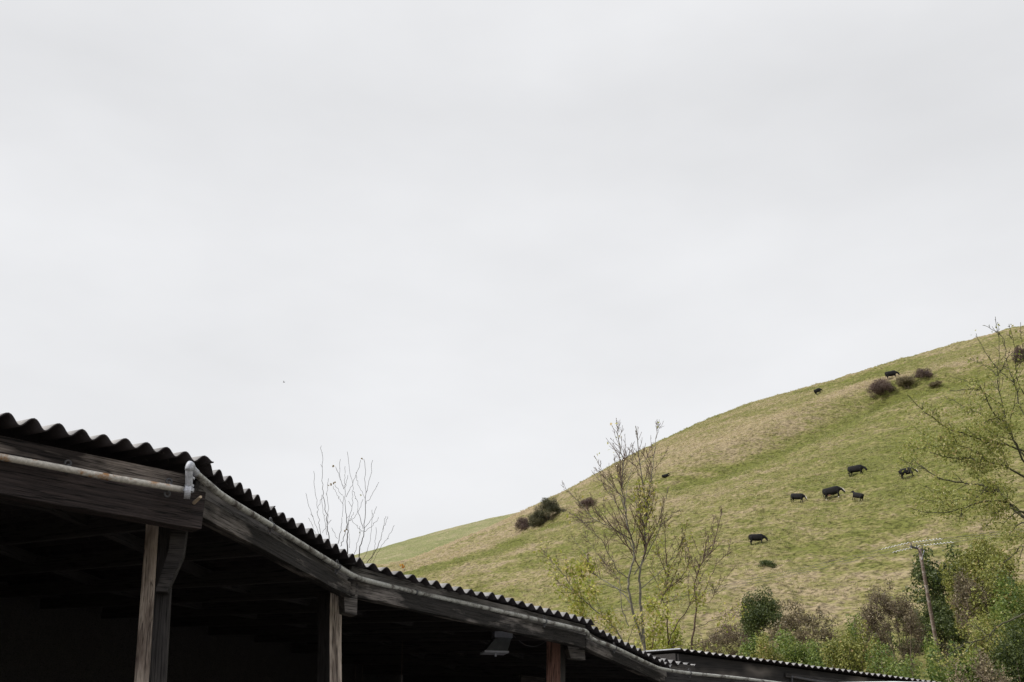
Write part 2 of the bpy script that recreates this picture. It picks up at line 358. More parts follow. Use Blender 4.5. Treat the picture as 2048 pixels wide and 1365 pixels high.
# grass tussocks on the hill: countless, one object
def tufts():
    N = 70000; az = rng.uniform(-.20, .52, N); r = np.sqrt(rng.uniform(75**2, 268**2, N)); x = np.sin(az)*r; y = np.cos(az)*r
    dens = vnoise(x/6, y/6, hill_z(x, y, False)/1.6)+.7*vnoise(x/22, y/22, 7+0*x); k = dens > -.05; x, y, r = x[k], y[k], r[k]; z = hill_z(x, y); st = straw(x, y, z)
    Vs, Fs, At = [], [], []; n = len(x); B = 8
    for b in range(B):
        a = rng.uniform(0, 2*np.pi, n); h = rng.uniform(.08, .24, n)*(1+.3*(st > .3)); w = rng.uniform(.02, .05, n)*(.7+r/220); lean = rng.uniform(.1, .6, n)*h
        ox, oy = rng.normal(0, .2, n), rng.normal(0, .1, n); bx, by = x+ox, y+oy; c, s = np.cos(a), np.sin(a)
        p0 = np.stack([bx-w*c, by-w*s, z-.06], -1); p1 = np.stack([bx+w*c, by+w*s, z-.06], -1)
        p2 = np.stack([bx-s*lean+.2*w*c, by+c*lean+.2*w*s, z+h], -1)
        Vs.append(np.stack([p0, p1, p2], 1).reshape(-1, 3)); At.append(np.clip(.36+.42*st+rng.normal(0, .16, n), 0, 1))
    V = np.concatenate(Vs); F = np.arange(len(V)).reshape(-1, 3)
    m = leaf_mat('tussock_grass', ((0, (.28, .29, .11)), (.4, (.42, .39, .19)), (.75, (.56, .47, .30)), (1, (.64, .54, .36))), .5)
    me = mesh_np('grass', V, F, False, np.concatenate(At)); o = link('grass', me, m); tag(o, 'rough tufts of straw and green grass covering the hillside', 'grass', kind='stuff')
tufts()

# ------------------------------------------------------------------ vegetation builders
def leaf_mesh(name, C, size, var, nrm=None, flat=.0, aspect=.6):
    n = len(C); a = rng.normal(size=(n, 3)); 
    if nrm is not None: a = a*.9+nrm*1.2
    a /= np.linalg.norm(a, axis=1)[:, None]+1e-9; b = rng.normal(size=(n, 3)); b -= a*(a*b).sum(1)[:, None]; b /= np.linalg.norm(b, axis=1)[:, None]+1e-9
    c = np.cross(a, b); s = (size*rng.uniform(.6, 1.3, n))[:, None]
    V = np.stack([C-b*s*.5, C+c*s*aspect*.5-b*s*.05+a*s*.08, C+b*s*.5, C-c*s*aspect*.5-b*s*.05+a*s*.08], 1).reshape(-1, 3)
    return mesh_np(name, V, np.arange(4*n).reshape(-1, 4), False, var)
def crown_obj(leaf, lmat, lst, tmat, root):
    """one crown mesh: the leaves and the fine twigs that carry them"""
    Vs, Fs, At, mi, off = [], [], [], [], 0
    if leaf is not None:
        n = len(leaf.vertices); v = np.empty(n*3, np.float32); leaf.vertices.foreach_get('co', v); f = np.empty(len(leaf.loops), np.int32); leaf.loops.foreach_get('vertex_index', f)
        a = np.empty(len(leaf.polygons), np.float32); leaf.attributes['var'].data.foreach_get('value', a)
        Vs.append(v.reshape(-1, 3)); Fs.append(f.reshape(-1, 4)); At.append(a); mi.append(np.zeros(len(a), np.int32)); off = n; bpy.data.meshes.remove(leaf)
    for pts, rad in lst:
        V, F = tube_np(pts, rad, nf(max(np.atleast_1d(rad)))); Vs.append(V); Fs.append(F+off); off += len(V); At.append(np.full(len(F), .5)); mi.append(np.full(len(F), 1 if lmat else 0, np.int32))
    me = mesh_np('crown', np.concatenate(Vs), np.concatenate(Fs), False, np.concatenate(At)); M_ = np.concatenate(mi)
    if len(M_) == len(me.polygons): me.polygons.foreach_set('material_index', M_); me.polygons.foreach_set('use_smooth', M_ == 1)
    return link('crown', me, [m for m in (lmat, tmat) if m], root)
def polyrand(p0, d, L, n=5, wig=.12, up=0.):
    pts = [np.array(p0, float)]; d = np.array(d, float); d /= np.linalg.norm(d)
    for i in range(n-1):
        d = d + rng.normal(0, wig, 3) + np.array([0, 0, up]); d /= np.linalg.norm(d); pts.append(pts[-1]+d*L/(n-1))
    return np.array(pts)
def twigs(parents, count, Lf, ang, up, rmin, n=5, wig=.12, lo=.15):
    """count twigs for each metre of the parent branches"""
    outl = []
    for P, rad in parents:
        seg = np.linalg.norm(np.diff(P, axis=0), axis=1); L = seg.sum(); k = max(1, int(L*count+rng.uniform()))
        for _ in range(k):
            t = rng.uniform(lo, .98); f = t*(len(P)-1); i = min(int(f), len(P)-2); p = P[i]*(1-(f-i))+P[i+1]*(f-i)
            T = P[i+1]-P[i]; T /= np.linalg.norm(T)+1e-9; v = rng.normal(size=3); v -= T*np.dot(v, T); v /= np.linalg.norm(v)+1e-9
            a = R(rng.uniform(*ang)); d = T*math.cos(a)+v*math.sin(a); l = Lf*L*(1.1-t)*rng.uniform(.5, 1.2) if Lf < 1 else Lf*rng.uniform(.4, 1.)
            r = float(np.interp(f, range(len(P)), np.broadcast_to(rad, (len(P),))))*.6
            q = polyrand(p, d, l, n, wig, up); outl.append((q, np.linspace(max(r, rmin), rmin, n)))
    return outl
nf = lambda r: 8 if r > .04 else (5 if r > .012 else 3)
def shrub(name, label, cat, c, hw, hh, hd, mat, nleaf, size, lumps=26, cover=3.2, stem=B_BRN, group=None, hollow=.55, nst=10, rag=.35, twig=0):
    """c: centre of the crown (world), hw/hh/hd half sizes (right, up, depth)"""
    c = np.array(c, float); g = float(hill_z(np.array([c[0]]), np.array([c[1]]))[0]) if math.hypot(c[0], c[1]) > 24 else 0.
    root = empty(name, (c[0], c[1], g), label, cat, group); az = math.atan2(c[0], c[1]); Rm = np.array([[math.cos(az), math.sin(az), 0], [-math.sin(az), math.cos(az), 0], [0, 0, 1]]).T
    nleaf = int(min(36000, cover*4*hw*hh/(size*size*.3)))
    Lc = rng.normal(size=(lumps, 3)); Lc /= np.linalg.norm(Lc, axis=1)[:, None]; Lc *= rng.uniform(.25, .82, lumps)[:, None]; Lr = rng.uniform(.18, .40, lumps)*(.72 if lumps > 50 else 1); lo_ = Lc[:, 2] < 0; hn = np.linalg.norm(Lc[:, :2], axis=1); Lc[lo_, :2] *= (np.clip(hn[lo_]*1.9, .3, .85)/(hn[lo_]+1e-6))[:, None]; Lc[lo_, 2] *= 1.15
    w = Lr**2; idx = rng.choice(lumps, nleaf, p=w/w.sum()); d = rng.normal(size=(nleaf, 3)); d /= np.linalg.norm(d, axis=1)[:, None]
    rr = Lr[idx]*(1-hollow*rng.uniform(0, 1, nleaf)**1.6)*(1+rag*np.abs(rng.normal(0, .4, nleaf))*(rng.uniform(size=nleaf) < .35))
    P = Lc[idx]+d*rr[:, None]; k = P[:, 2] > -1.02; P, idx, d = P[k], idx[k], d[k]
    Pw = (P*np.array([hw, hd, hh])) @ Rm.T + c
    var = np.clip(.45+.22*rng.normal(size=len(P))+(rng.uniform(-.2, .2, lumps))[idx], 0, 1)
    lm_ = leaf_mesh('crown', Pw, np.full(len(P), size), var, d); fine_ = []
    st = []
    base = np.array([c[0], c[1], g-.1])
    for i in range(nst):
        tip = (Lc[i % lumps]*np.array([hw, hd, hh]))@Rm.T+c; b = base+np.array([rng.normal(0, hw*.18), rng.normal(0, hw*.18), 0]); mid = (b+tip)/2+rng.normal(0, .12, 3)*hw*.5
        p = smoothpath([b, mid, tip], 7); r0 = max(.02, hh*.014); st.append((p, np.linspace(r0, r0*.3, 7)))
    if twig:
        t1 = twigs(st, 2.0, .35, (20, 50), .08, .006, 4); st2 = t1
        ends = []
        for i in rng.choice(len(P), twig):
            dd = d[i]*np.array([1, 1, 1.])@Rm.T+np.array([0, 0, .9]); q = polyrand(Pw[i]-dd*.3*hh*.4, dd, min(1.0, hh)*rng.uniform(.25, .7), 4, .18); ends.append((q, np.linspace(.012*hh/1.5, .005, 4)))
        fine_ = t1+ends
    link('stem', tubes_mesh('stem', st, nf), stem, root); crown_obj(lm_, mat, fine_, stem, root)
    return root
def pxshrub(name, label, cat, px, top, w, depth, mat, nleaf, size, bot=None, **kw):
    """crown drawn from its top edge and width in the photograph; stands on the terrain at that depth"""
    a = at(px, top, depth); g = float(hill_z(np.array([a.x]), np.array([a.y]))[0]) if math.hypot(a.x, a.y) > 24 else 0.
    zb = g-.15 if bot is None else max(g-.1, at(px, bot, depth).z); hh = max(.3, (a.z-zb)/2); hw = w*depth/FPX/2
    kw.setdefault('lumps', 60)
    if mat is L_BRN: kw['cover'] = 1.5; kw['twig'] = kw.get('twig', 0)*2+250
    return shrub(name, label, cat, (a.x, a.y, zb+hh), hw*1.15, hh, kw.pop('hd', min(hw, 2.2)), mat, nleaf, size*1.4, **kw)

L_RDG = leaf_mat('ridge_thorn_leaf', ((0, (.04, .045, .025)), (.5, (.085, .085, .045)), (.85, (.14, .13, .07)), (1, (.22, .19, .10))))
# --- shrubs far up the hill
def hillshrub(name, label, px, py, w, h, mat, nleaf, size, **kw):
    p, r = hit(px, py+h*.45); depth = p.y*cp+(p.z-CAMZ)*sp_; hw = w*depth/FPX/2; hh = h*depth/FPX/2
    return shrub(name, label, 'shrub', (p.x, p.y, p.z+hh*.8), hw*1.1, hh, hw, mat, nleaf, size*.65, cover=4.5, lumps=40, **kw)
hillshrub('hawthorn_shrub', 'dark shrub breaking the skyline of the hill above the long roof', 1101, 1017, 52, 50, L_RDG, 3200, .22, stem=B_BRN, nst=14, twig=60)
hillshrub('hawthorn_shrub', 'low dark shrub just left of the skyline shrub', 1074, 1037, 46, 36, L_RDG, 2200, .22, nst=10, twig=40)
hillshrub('hawthorn_shrub', 'small maroon shrub at the lower left end of the skyline shrubs', 1047, 1047, 32, 30, L_MAR, 1300, .2, nst=12, twig=60, stem=B_RED)
hillshrub('thorn_bush', 'round dark maroon thorn bush near the hilltop cow', 1766, 774, 50, 38, L_MAR, 3600, .24, stem=B_RED, nst=16, twig=60)
hillshrub('thorn_bush', 'spreading brown thorn bush between two others near the hilltop', 1813, 761, 40, 34, L_BRN, 2200, .24, nst=12, twig=40)
hillshrub('thorn_bush', 'brown thorn bush at the upper right end of the hilltop row', 1849, 747, 34, 26, L_MAR, 2200, .24, nst=10, twig=30)
hillshrub('thorn_bush', 'dark thorn bush near the right edge behind the top twigs of the big tree', 2042, 706, 26, 34, L_MAR, 1500, .24, nst=10, twig=30, stem=B_RED)
hillshrub('thorn_bush', 'small grey maroon bush on the slope behind the bare yellow tree', 1178, 1006, 38, 20, L_MAR, 1300, .2, nst=8, twig=30)
hillshrub('gorse_bush', 'small dark green bush alone on the lower pasture below the lone cow', 1534, 1129, 32, 20, L_DRK, 1500, .14, nst=6)
hillshrub('bramble_bush', 'brown bramble clump on the slope right of the hilltop bushes', 1872, 768, 26, 14, L_BRN, 600, .22, nst=6)
# --- mid slope and hedge (top py, width px, depth)
H = [
 ('hazel_shrub', 'yellow green sapling thicket behind the barn roof below the drooping limbs', 1235, 1228, 150, 26, L_YEL, 0, .08, dict(cover=1.1, twig=60, rag=.9, hollow=.9)),
 ('hazel_shrub', 'yellow leaved thicket at the foot of the bare multi stemmed tree', 1318, 1196, 150, 29, L_YEL, 0, .085, dict(cover=2.2, twig=90, rag=.9, hollow=.9)),
 ('hazel_shrub', 'thin olive thicket where the barn roof meets the low shed', 1400, 1232, 120, 31, L_OLV, 0, .08, dict(cover=.5, twig=120, rag=.9, hollow=.9, stem=B_RED)),
 ('hedge_shrub', 'dark undergrowth filling the hedge behind the leftmost yellow green shrub', 1560, 1240, 190, 60, L_GRN, 0, .12, dict()),
 ('hedge_shrub', 'dark undergrowth behind the tall olive shrub', 1700, 1222, 190, 62, L_GRN, 0, .12, dict()),
 ('hedge_shrub', 'dense dark undergrowth behind the utility pole foot', 1870, 1180, 200, 76, L_DRK, 0, .12, dict()),
 ('hedge_shrub', 'tall olive growth filling the gap behind the dark shrub near the right edge', 2000, 1100, 190, 58, L_OLV, 0, .12, dict()),
 ('hedge_shrub', 'mid green shrub left of the tangled brown bramble', 1900, 1255, 130, 36, L_GRN, 0, .08, dict(twig=80)),
 ('ivy_shrub', 'dark round ivy shrub at the left end of the hedge top', 1519, 1178, 84, 88, L_DRK, 7500, .12, dict(nst=10, cover=5, lumps=50, rag=.2)),
 ('bramble_bush', 'low grey brown bramble sprawling right of the dark round shrub', 1595, 1194, 130, 82, L_BRN, 6500, .14, dict(twig=120)),
 ('bramble_bush', 'reddish brown bare bramble at the foot of the slope, left of the hedge', 1450, 1240, 110, 62, L_BRN, 3200, .09, dict(bot=1330, twig=220, stem=B_RED)),
 ('hedge_shrub', 'yellow green shrub above the low shed roof, leftmost of the hedge', 1528, 1240, 96, 50, L_OLV, 8000, .095, dict(twig=30)),
 ('hedge_shrub', 'green shrub with pale ivy leaves above the middle of the low shed roof', 1612, 1262, 120, 46, L_GRN, 9500, .09, dict()),
 ('hedge_shrub', 'olive shrub with autumn leaves standing tall in the hedge middle', 1692, 1200, 130, 52, L_OLV, 12000, .10, dict(twig=60)),
 ('hedge_shrub', 'yellow olive leaved shrub left of the bright ivy bush', 1752, 1240, 90, 49, L_OLV, 6500, .095, dict(twig=60)),
 ('bare_shrub', 'tall brown leafless shrub left of the utility pole', 1768, 1150, 118, 60, L_BRN, 4200, .085, dict(bot=1330, twig=420, nst=26, stem=B_BRN, hollow=.8)),
 ('ivy_shrub', 'bright green ivy bush in front of the foot of the utility pole', 1842, 1262, 104, 34, L_GRN, 11000, .075, dict()),
 ('ivy_tree', 'dark ivy covered tree behind the crossarm of the utility pole', 1872, 1085, 150, 80, L_DRK, 12000, .17, dict(bot=1260)),
 ('ivy_tree', 'olive green leafy tree right of the utility pole top', 1950, 1062, 150, 66, L_OLV, 13000, .13, dict(bot=1300, twig=80)),
 ('ivy_tree', 'green ivy clad tree cut by the right edge of the photo', 2040, 1120, 170, 52, L_GRN, 15000, .11, dict(twig=40)),
 ('hedge_shrub', 'brownish shrub with vine tangle right of the pole middle', 1930, 1135, 80, 58, L_BRN, 7000, .10, dict(bot=1300, twig=160)),
 ('hedge_shrub', 'mixed green shrub right of the pole foot', 1955, 1190, 116, 44, L_OLV, 10000, .095, dict(twig=160)),
 ('bramble_bush', 'tangled brown bramble at the bottom right under the hanging branch', 1955, 1270, 150, 30, L_BRN, 6500, .06, dict(twig=420, stem=B_BRN, hollow=.8)),
 ('hedge_shrub', 'dark green shrub filling the hedge behind the tangled bramble', 2010, 1205, 130, 40, L_DRK, 10000, .085, dict()),
 ('hazel_shrub', 'bright yellow leaved shrub in the bottom right corner', 2046, 1308, 90, 22, L_YEL, 5200, .06, dict()),
 ('hedge_shrub', 'low green undergrowth shrub behind the right end of the low shed roof', 1765, 1290, 200, 40, L_GRN, 8000, .075, dict()),
 ('hedge_shrub', 'yellowish undergrowth shrub behind the left corner of the low shed', 1405, 1262, 110, 44, L_OLV, 4500, .085, dict(twig=60)),
]
for nm, lb, px, top, w, dep, mt, nl, sz, kw in H:
    pxshrub(nm, lb, 'tree' if 'tree' in nm else 'shrub', px, top, w, dep, mt, nl, sz, **kw)

# --- guided trees
def guided(name, label, cat, guides, depth, base_px, radpx, bark, twigbark, leafmat, lv=(2.2, 3.0), leafn=900, leafsel=None, lsize=.07, jitter=1.2, L1=.32, up=.05, ang=(22, 50), group=None, rmin=.0035, fixed=None, L2=.45, wig=.1, trunk_n=1, spread=.10):
    lst = []
    for gi, (pts, r0) in enumerate(guides):
        dd = 0 if gi < trunk_n else rng.uniform(-jitter, jitter); k = len(pts)
        P = [at(x, y, depth+dd*(1-abs(0 if gi < trunk_n else 1)*0 if False else (i/(k-1) if k > 1 else 0))) for i, (x, y) in enumerate(pts)]   # thick end first, leans in depth towards its tip
        n = max(8, k*4); Q = smoothpath(P, n); Q = Q + rng.normal(0, .004*depth/10, Q.shape)
        tt_ = np.linspace(0, 1, n); r = np.maximum(rmin, r0*.5*(.24+.76*(1-tt_)**1.2)*depth/FPX*1.25); lst.append((Q, r))
    b = at(*base_px, depth); g = float(hill_z(np.array([b.x]), np.array([b.y]))[0]) if math.hypot(b.x, b.y) > 24 else 0.
    base = np.array([b.x, b.y, g-.1]); root = empty(name, (b.x, b.y, g), label, cat, group)
    trunks = []
    for gi in range(trunk_n):
        Q, r = lst[gi]; p0 = Q[0]; ext = smoothpath([base, (base+p0)/2+np.array([.03, 0, 0]), p0], 8); trunks.append((np.vstack([ext[:-1], Q]), np.concatenate([np.linspace(r[0]*1.5, r[0], 7), r])))
    link('trunk', tubes_mesh('trunk', trunks, nf), bark, root)
    limbs = lst[trunk_n:]
    allp = trunks + limbs
    t1 = twigs([(p[len(p)//4:], r[len(r)//4:]) for p, r in lst], lv[0], L1, ang, up, rmin, 6, wig) if lv[0] else []
    t2 = twigs(t1, lv[1], L2, ang, up, rmin*.9, 4, wig, .1) if lv[1] and t1 else []
    if limbs: link('limbs', tubes_mesh('limbs', limbs, nf), bark, root)
    C = []; src = (t2 or t1 or lst)
    if leafn and leafmat:
        tries = 0
        while tries < leafn:
            tries += 1; P, r = src[rng.integers(len(src))]; p = P[rng.integers(1, len(P))]+rng.normal(0, .05, 3)
            if leafsel:
                v = Vector(p)-Vector((0, 0, CAMZ)); dpt = v.y*cp+v.z*sp_; X = 1024+FPX*v.x/dpt; Y = 682.5-FPX*(v.z*cp-v.y*sp_)/dpt
                if rng.uniform() > leafsel(X, Y): continue
            for _ in range(rng.integers(1, 4)): C.append(p+rng.normal(0, spread, 3))
    if fixed: 
        for (x, y) in fixed:
            for _ in range(3): C.append(np.array(at(x+rng.normal(0, 1.5), y+rng.normal(0, 1), depth)))
    if C: C = np.array(C)
    if len(C) or t1: crown_obj(leaf_mesh('crown', C, np.full(len(C), lsize), rng.uniform(0, 1, len(C)), aspect=.75) if len(C) else None, leafmat if len(C) else None, t1+t2, twigbark, root)
    return root
z7 = lambda l: [(600+x/5.46, 880+y/5.46) for x, y in l][::-1]
guided('sapling', 'tall bare sapling, leftmost behind the sagging barn roof', 'sapling', [
  (z7([(230,60),(245,180),(243,330),(245,500),(260,640),(285,800),(300,950),(318,1080)]), 1.6),
  (z7([(310,430),(295,600),(308,710),(305,870),(300,940)]), .9), (z7([(155,340),(160,520),(183,660),(190,760),(203,880),(215,1000),(240,1200)]), 1.1),
  (z7([(60,580),(95,720),(145,850),(190,990),(240,1150)]), .8), (z7([(235,600),(250,740),(270,880),(295,1040)]), .8), (z7([(95,855),(140,940),(200,1080)]), .7),
  (z7([(240,640),(195,740)]), .6), (z7([(340,870),(310,920)]), .6), (z7([(300,940),(240,1020)][::-1]), .7)],
  15.5, (662, 1300), 1, B_DARK, B_DARK, None, lv=(1.3, 0), leafn=0, jitter=.4, L1=.13, rmin=.003)
guided('sapling', 'forked bare sapling with a few ochre leaves, in the middle of the group', 'sapling', [
  (z7([(485,530),(495,700),(510,880),(515,1000),(520,1210)]), 1.9), (z7([(520,130),(535,300),(572,470),(580,570),(570,700),(530,880),(510,950),(470,1080),(450,1160)]), 1.3),
  (z7([(435,220),(440,420),(485,530)]), .7), (z7([(390,300),(440,430),(475,510)]), .7), (z7([(493,290),(490,450),(483,525)]), .7), (z7([(670,225),(610,390),(560,520),(495,625)]), .9),
  (z7([(380,490),(430,570),(470,610)]), .7), (z7([(360,515),(410,610),(465,700)]), .7), (z7([(470,610),(465,800),(450,960),(415,1140)]), 1.2), (z7([(690,655),(640,770),(590,850),(530,890)]), .8),
  (z7([(525,390),(505,470),(487,520)]), .6), (z7([(590,790),(560,850),(530,890)]), .6), (z7([(345,960),(400,1080)]), .6), (z7([(530,900),(535,1050),(540,1180)]), .8)],
  15.8, (694, 1310), 1, B_DARK, B_DARK, leaf_mat('ochre_leaf', ((0, (.16, .13, .03)), (1, (.32, .2, .05)))), lv=(1.1, 0), leafn=0, jitter=.4, L1=.12, lsize=.045,
  fixed=[(667, 933), (659, 971), (663, 969), (668, 967), (669, 966), (722, 918), (692, 1062)], rmin=.003)
guided('sapling', 'upright bare sapling standing right of the forked one', 'sapling', [
  (z7([(700,210),(710,400),(718,580),(712,700),(700,960),(690,1050),(660,1180),(645,1280)]), 1.8), (z7([(790,225),(770,400),(720,580)]), .8), (z7([(860,460),(790,600),(720,690)]), .8), (z7([(610,390),(650,520),(710,640)]), .6),
  (z7([(580,570),(620,660),(640,800),(690,980)]), 1.1), (z7([(835,735),(790,850),(710,960)]), .9), (z7([(865,845),(790,940),(700,1010)]), .8), (z7([(650,940),(655,1040),(625,1130),(590,1260)]), .9), (z7([(570,870),(640,970),(690,1000)]), .6)],
  15.3, (715, 1320), 1, B_DARK, B_DARK, L_OLV, lv=(1.3, 0), leafn=0, jitter=.4, L1=.12, lsize=.04, fixed=[(719, 1066), (723, 991)], rmin=.003)
guided('sapling', 'leaning thin bare sapling, rightmost behind the roof against the far hill', 'sapling', [
  (z7([(935,830),(910,940),(890,1050),(840,1180),(730,1360)]), 1.5), (z7([(1030,930),(960,1060),(880,1180),(800,1330)]), .7), (z7([(790,760),(785,900),(770,1080),(730,1220),(685,1310)]), 1.0), (z7([(835,960),(820,1100),(815,1200),(760,1330)]), .7), (z7([(960,840),(930,920),(905,980)]), .6)],
  15.0, (726, 1330), 1, B_DARK, B_DARK, None, lv=(1.5, 0), leafn=0, jitter=.4, L1=.12, rmin=.003)
guided('seedling', 'thin seedling with two orange leaves behind the barn roof', 'sapling', [([(808, 1160), (809, 1145), (811, 1124)], .8), ([(809, 1140), (803, 1132)], .5)], 13., (808, 1200), 1, B_RED, B_RED, L_ORG, lv=(0, 0), leafn=0, fixed=[(801, 1130), (804, 1131), (807, 1134)], lsize=.045, jitter=.1, rmin=.0025)

z5 = lambda l: [(1000+x/2.73, 820+y/2.73) for x, y in l]
def ysel(X, Y): return min(1, max(.0, (Y-1150)/70)) + (.13 if abs(X-1290) < 18 and 960 < Y < 1200 else 0) + (.5 if X < 1190 and Y > 1120 else 0) + .004
guided('birch_tree', 'bare multi stemmed tree with yellow green leaves behind the barn roof', 'tree', [
  (z5([(790,1300),(770,1100),(765,980),(765,880),(795,760),(790,640),(795,520),(765,300),(742,90)]), 5.0),
  (z5([(790,1300),(720,1080),(700,960),(715,870),(735,770),(700,640),(680,520),(665,400),(670,280),(645,150),(638,70)]), 4.2),
  (z5([(795,640),(815,480),(830,330),(855,150),(862,60)]), 2.2), (z5([(735,770),(690,700),(600,640),(520,600),(460,540),(380,450),(330,410)]), 2.2), (z5([(690,560),(660,480),(600,400),(560,330),(515,250)]), 1.8),
  (z5([(700,920),(640,870),(560,720),(490,650),(400,570)]), 2.0), (z5([(720,1060),(650,980),(560,930),(490,870),(470,790),(385,690)]), 2.2), (z5([(700,1180),(660,1060),(655,940),(600,870),(500,740),(450,640)]), 1.8),
  (z5([(735,900),(820,760),(880,640),(930,580),(1000,540)]), 1.8), (z5([(795,760),(860,620),(900,500),(920,420)]), 1.5), (z5([(700,640),(640,520),(570,420),(500,330)]), 1.6), (z5([(680,520),(700,400),(720,300),(730,180)]), 1.3),
  (z5([(765,980),(880,880),(960,780),(1010,690)]), 1.6), (z5([(765,300),(800,260),(840,200)]), 1.), (z5([(690,1000),(600,960),(500,940),(430,900),(360,860)]), 1.6), (z5([(790,640),(740,500),(720,420)]), 1.3), (z5([(600,640),(570,560),(565,480)]), 1.2), (z5([(520,600),(470,620),(380,560)]), 1.)],
  27., (1287, 1420), 1, B_GREY, B_RED, L_YEL, ang=(20, 52), lv=(10, 9), leafn=8000, leafsel=ysel, lsize=.10, jitter=1.6, trunk_n=2, up=.10, rmin=.0052, L1=.42)
guided('birch_tree', 'low spreading tree with drooping yellow leaved limbs left of the bare multi stemmed tree', 'tree', [
  (z5([(700,1330),(640,1210),(560,1130),(470,1050),(400,980),(340,890),(260,800),(245,770)]), 3.0), (z5([(560,1130),(520,1010),(480,940)]), 1.5), (z5([(640,1210),(560,1180),(460,1120),(400,1040)]), 1.5), (z5([(400,980),(330,960),(290,880)]), 1.2),
  (z5([(690,1330),(720,1200),(800,1100),(850,1000)]), 1.5), (z5([(690,1330),(620,1250),(600,1150),(540,1080)]), 1.5), (z5([(700,1330),(780,1260),(860,1180),(900,1090)]), 1.5)],
  25., (1256, 1420), 1, B_GREY, B_RED, L_YEL, ang=(20, 52), lv=(9.5, 8.5), leafn=1100, leafsel=lambda X, Y: .10+min(.85, max(0, (Y-1110)/120)), lsize=.085, jitter=1.2, up=.07, rmin=.0052, L1=.38)
guided('birch_tree', 'slim reddish stemmed tree with pale leaves low down, between the bare tree and the hedge', 'tree', [
  (z5([(920,1300),(915,1100),(915,900),(900,700),(905,600)]), 2.8), (z5([(920,1280),(960,1180),(1040,1060),(1075,930),(1050,820),(1010,700)]), 2.2), (z5([(830,1300),(850,1150),(900,1000),(1010,890),(1040,800)]), 2.0), (z5([(915,1000),(970,860),(1000,740),(1020,600)]), 1.5), (z5([(915,900),(860,780),(850,660)]), 1.3), (z5([(915,1100),(870,980),(830,860),(850,780)]), 1.4)],
  28., (1337, 1420), 1, B_RED, B_RED, L_YEL, ang=(20, 52), lv=(9.5, 8.5), leafn=3000, leafsel=lambda X, Y: .06+min(1, max(0, (Y-1165)/70)), lsize=.08, jitter=1.3, up=.1, rmin=.0052, L1=.38)
guided('birch_tree', 'bare reddish tree at the right of the yellow leaved trees', 'tree', [
  (z5([(1045,1300),(1070,1080),(1065,950),(1110,820),(1160,760),(1200,600),(1215,540)]), 3.2), (z5([(1070,1080),(1120,980),(1180,850),(1240,780),(1260,700)]), 1.8), (z5([(1110,820),(1120,720),(1120,640)]), 1.2), (z5([(1050,1200),(1160,1150),(1240,1110),(1310,1060)]), 1.3), (z5([(1065,950),(1020,840),(1010,700)]), 1.3),
  (z5([(1045,1290),(1180,1230),(1260,1140),(1340,1090)]), 1.3), (z5([(1070,1080),(1150,1040),(1200,960),(1290,850)]), 1.1), (z5([(1070,1000),(1090,900),(1150,660),(1165,580)]), 1.2)],
  29., (1384, 1420), 1, B_RED, B_RED, L_YEL, ang=(20, 52), lv=(9.5, 8.5), leafn=1300, leafsel=lambda X, Y: .04+min(.7, max(0, (Y-1190)/90)), lsize=.075, jitter=1.3, up=.1, rmin=.0052, L1=.38)

